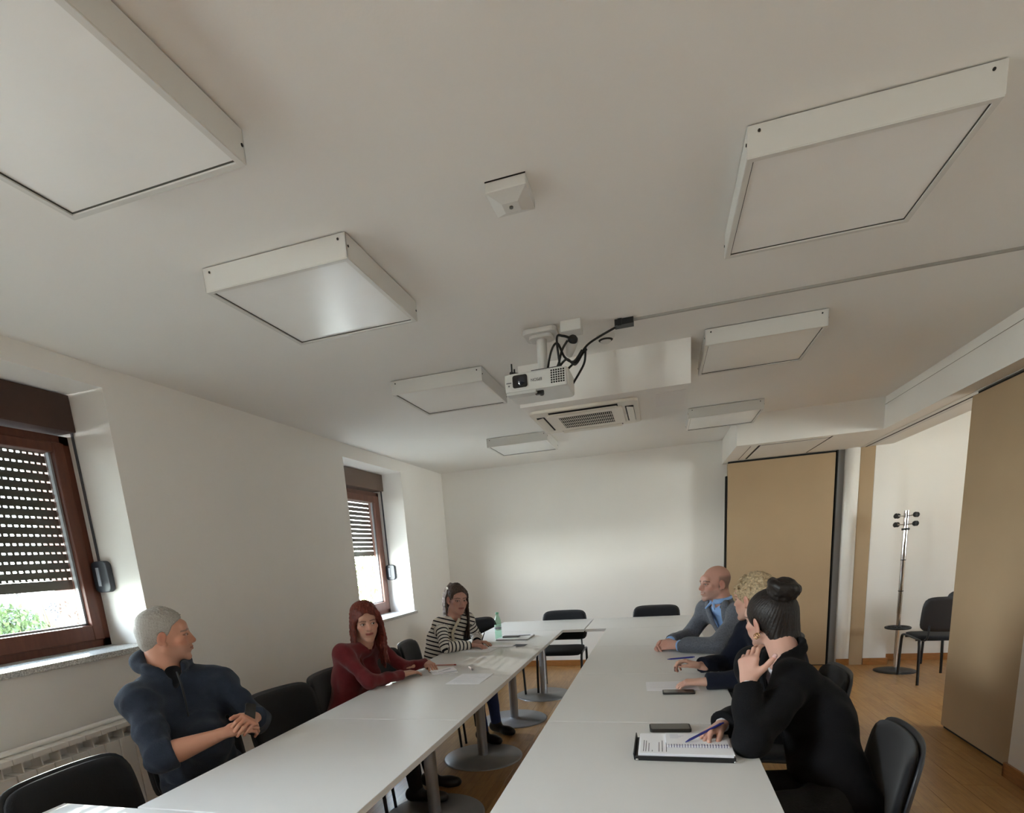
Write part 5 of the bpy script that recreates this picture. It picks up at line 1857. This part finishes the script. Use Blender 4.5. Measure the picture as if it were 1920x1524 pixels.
M_hbk = hair_mat('hair_dark_brown', '1C1512', rough=.5, st=(26, 26, 26), noise=.3, bump=.25)
bun_c = A((.0, -.085, .128))
f = Field((-.12, -.17, -.16), (.12, .13, .20), .0028)
f.ell((0, -.022, .034), (.0850, .106, .095), 0)
f.ell((0, -.066, -.035), (.070, .052, .078), .025)
f.ell((0, -.080, -.085), (.060, .038, .045), .02)
f.ell((0, .118, -.040), (.064, .072, .100), .006, mode='s')
f.ell((0, .06, -.13), (.09, .10, .075), .01, mode='s')
for s in (-1, 1): f.ell((s * .086, -.006, -.010), (.022, .024, .036), .005, mode='s')
f.rc((0, -.055, .095), bun_c, .035, .030, .02)


def ridg(X, Y, Z):
    return X
sl_ = (slice(None),) * 3
X_, Y_, Z_ = f.pts(sl_)
ax_ = nrm(bun_c - A((0, .02, -.02)))
e1_ = A((1., 0, 0)); e2_ = np.cross(ax_, e1_)
u_ = (X_ * e1_[0] + Y_ * e1_[1] + Z_ * e1_[2]); v_ = (X_ * e2_[0] + Y_ * e2_[1] + Z_ * e2_[2])
f.D += (.0007 * np.sin(46 * np.arctan2(u_, v_)) + .0005 * np.sin(81 * np.arctan2(u_, v_) + 1)).astype(np.float32)
local_obj('hair', f, R, c, base, M_hbk, root)
f = Field(bun_c - .095, bun_c + .095, .0028)
f.ell(bun_c, (.052, .052, .042), 0)
rnd = random.Random(3)
for i in range(9):
    a0 = rnd.uniform(0, 6.28); R_t = .040 + .008 * rnd.random(); inc = rnd.uniform(-.5, .5)
    e3 = nrm(ax_ + A((rnd.uniform(-.5, .5), rnd.uniform(-.5, .5), inc)))
    u1 = nrm(np.cross(e3, A((.3, 1, .2)))); u2 = np.cross(e3, u1)
    P_ = [bun_c + (u1 * math.cos(a0 + t_ * 4.2) + u2 * math.sin(a0 + t_ * 4.2)) * R_t + ax_ * (.010 * math.sin(t_ * 5 + a0)) for t_ in np.linspace(0, 1, 12)]
    f.chain(P_, [.0135 + .005 * math.sin(PI * t_) for t_ in np.linspace(0, 1, 12)], .002)
f.noise(.0012, 150, 7, 6)
local_obj('hair_bun', f, R, c, base, M_hbk, root)
m = MB(); tie = [Vector(R @ (bun_c - ax_ * .032 + (e1_ * math.cos(a) + e2_ * math.sin(a)) * .033) + c - base) for a in [2 * PI * k / 24 for k in range(24)]]
m.tube(tie, .005, 8, closed=True); m.build('hair_tie', M_blk, root)
m = MB()
for k_ in range(2):
    pc = R @ (A((-.082, -.006 - .010 * k_, -.052 + .004 * k_))) + c - base
    m.tube([Vector(pc + (R @ A((0, math.cos(a), math.sin(a)))) * .011) for a in [2 * PI * q / 16 for q in range(16)]], .0016, 6, closed=True)
m.build('earring', mat('gold', 'D9B074', .2, metal=1), root)
t = empty('blue_pen', (.135, 2.085, .785), 0, 'blue pen in the writing hand of the woman with the bun', 'pen')
m = MB(); m.tube([(-.055, -.035, -.012), (-.04, -.025, -.006), (.07, .04, .035)], [.0015, .0046, .0048], 10); m.build('barrel', mat('pen_blue', '20287A', .3), t)
m = MB(); m.tube([(.07, .04, .035), (.08, .045, .038)], .003, 8); m.build('clicker', mat('pen_blue', '20287A', .3), t)
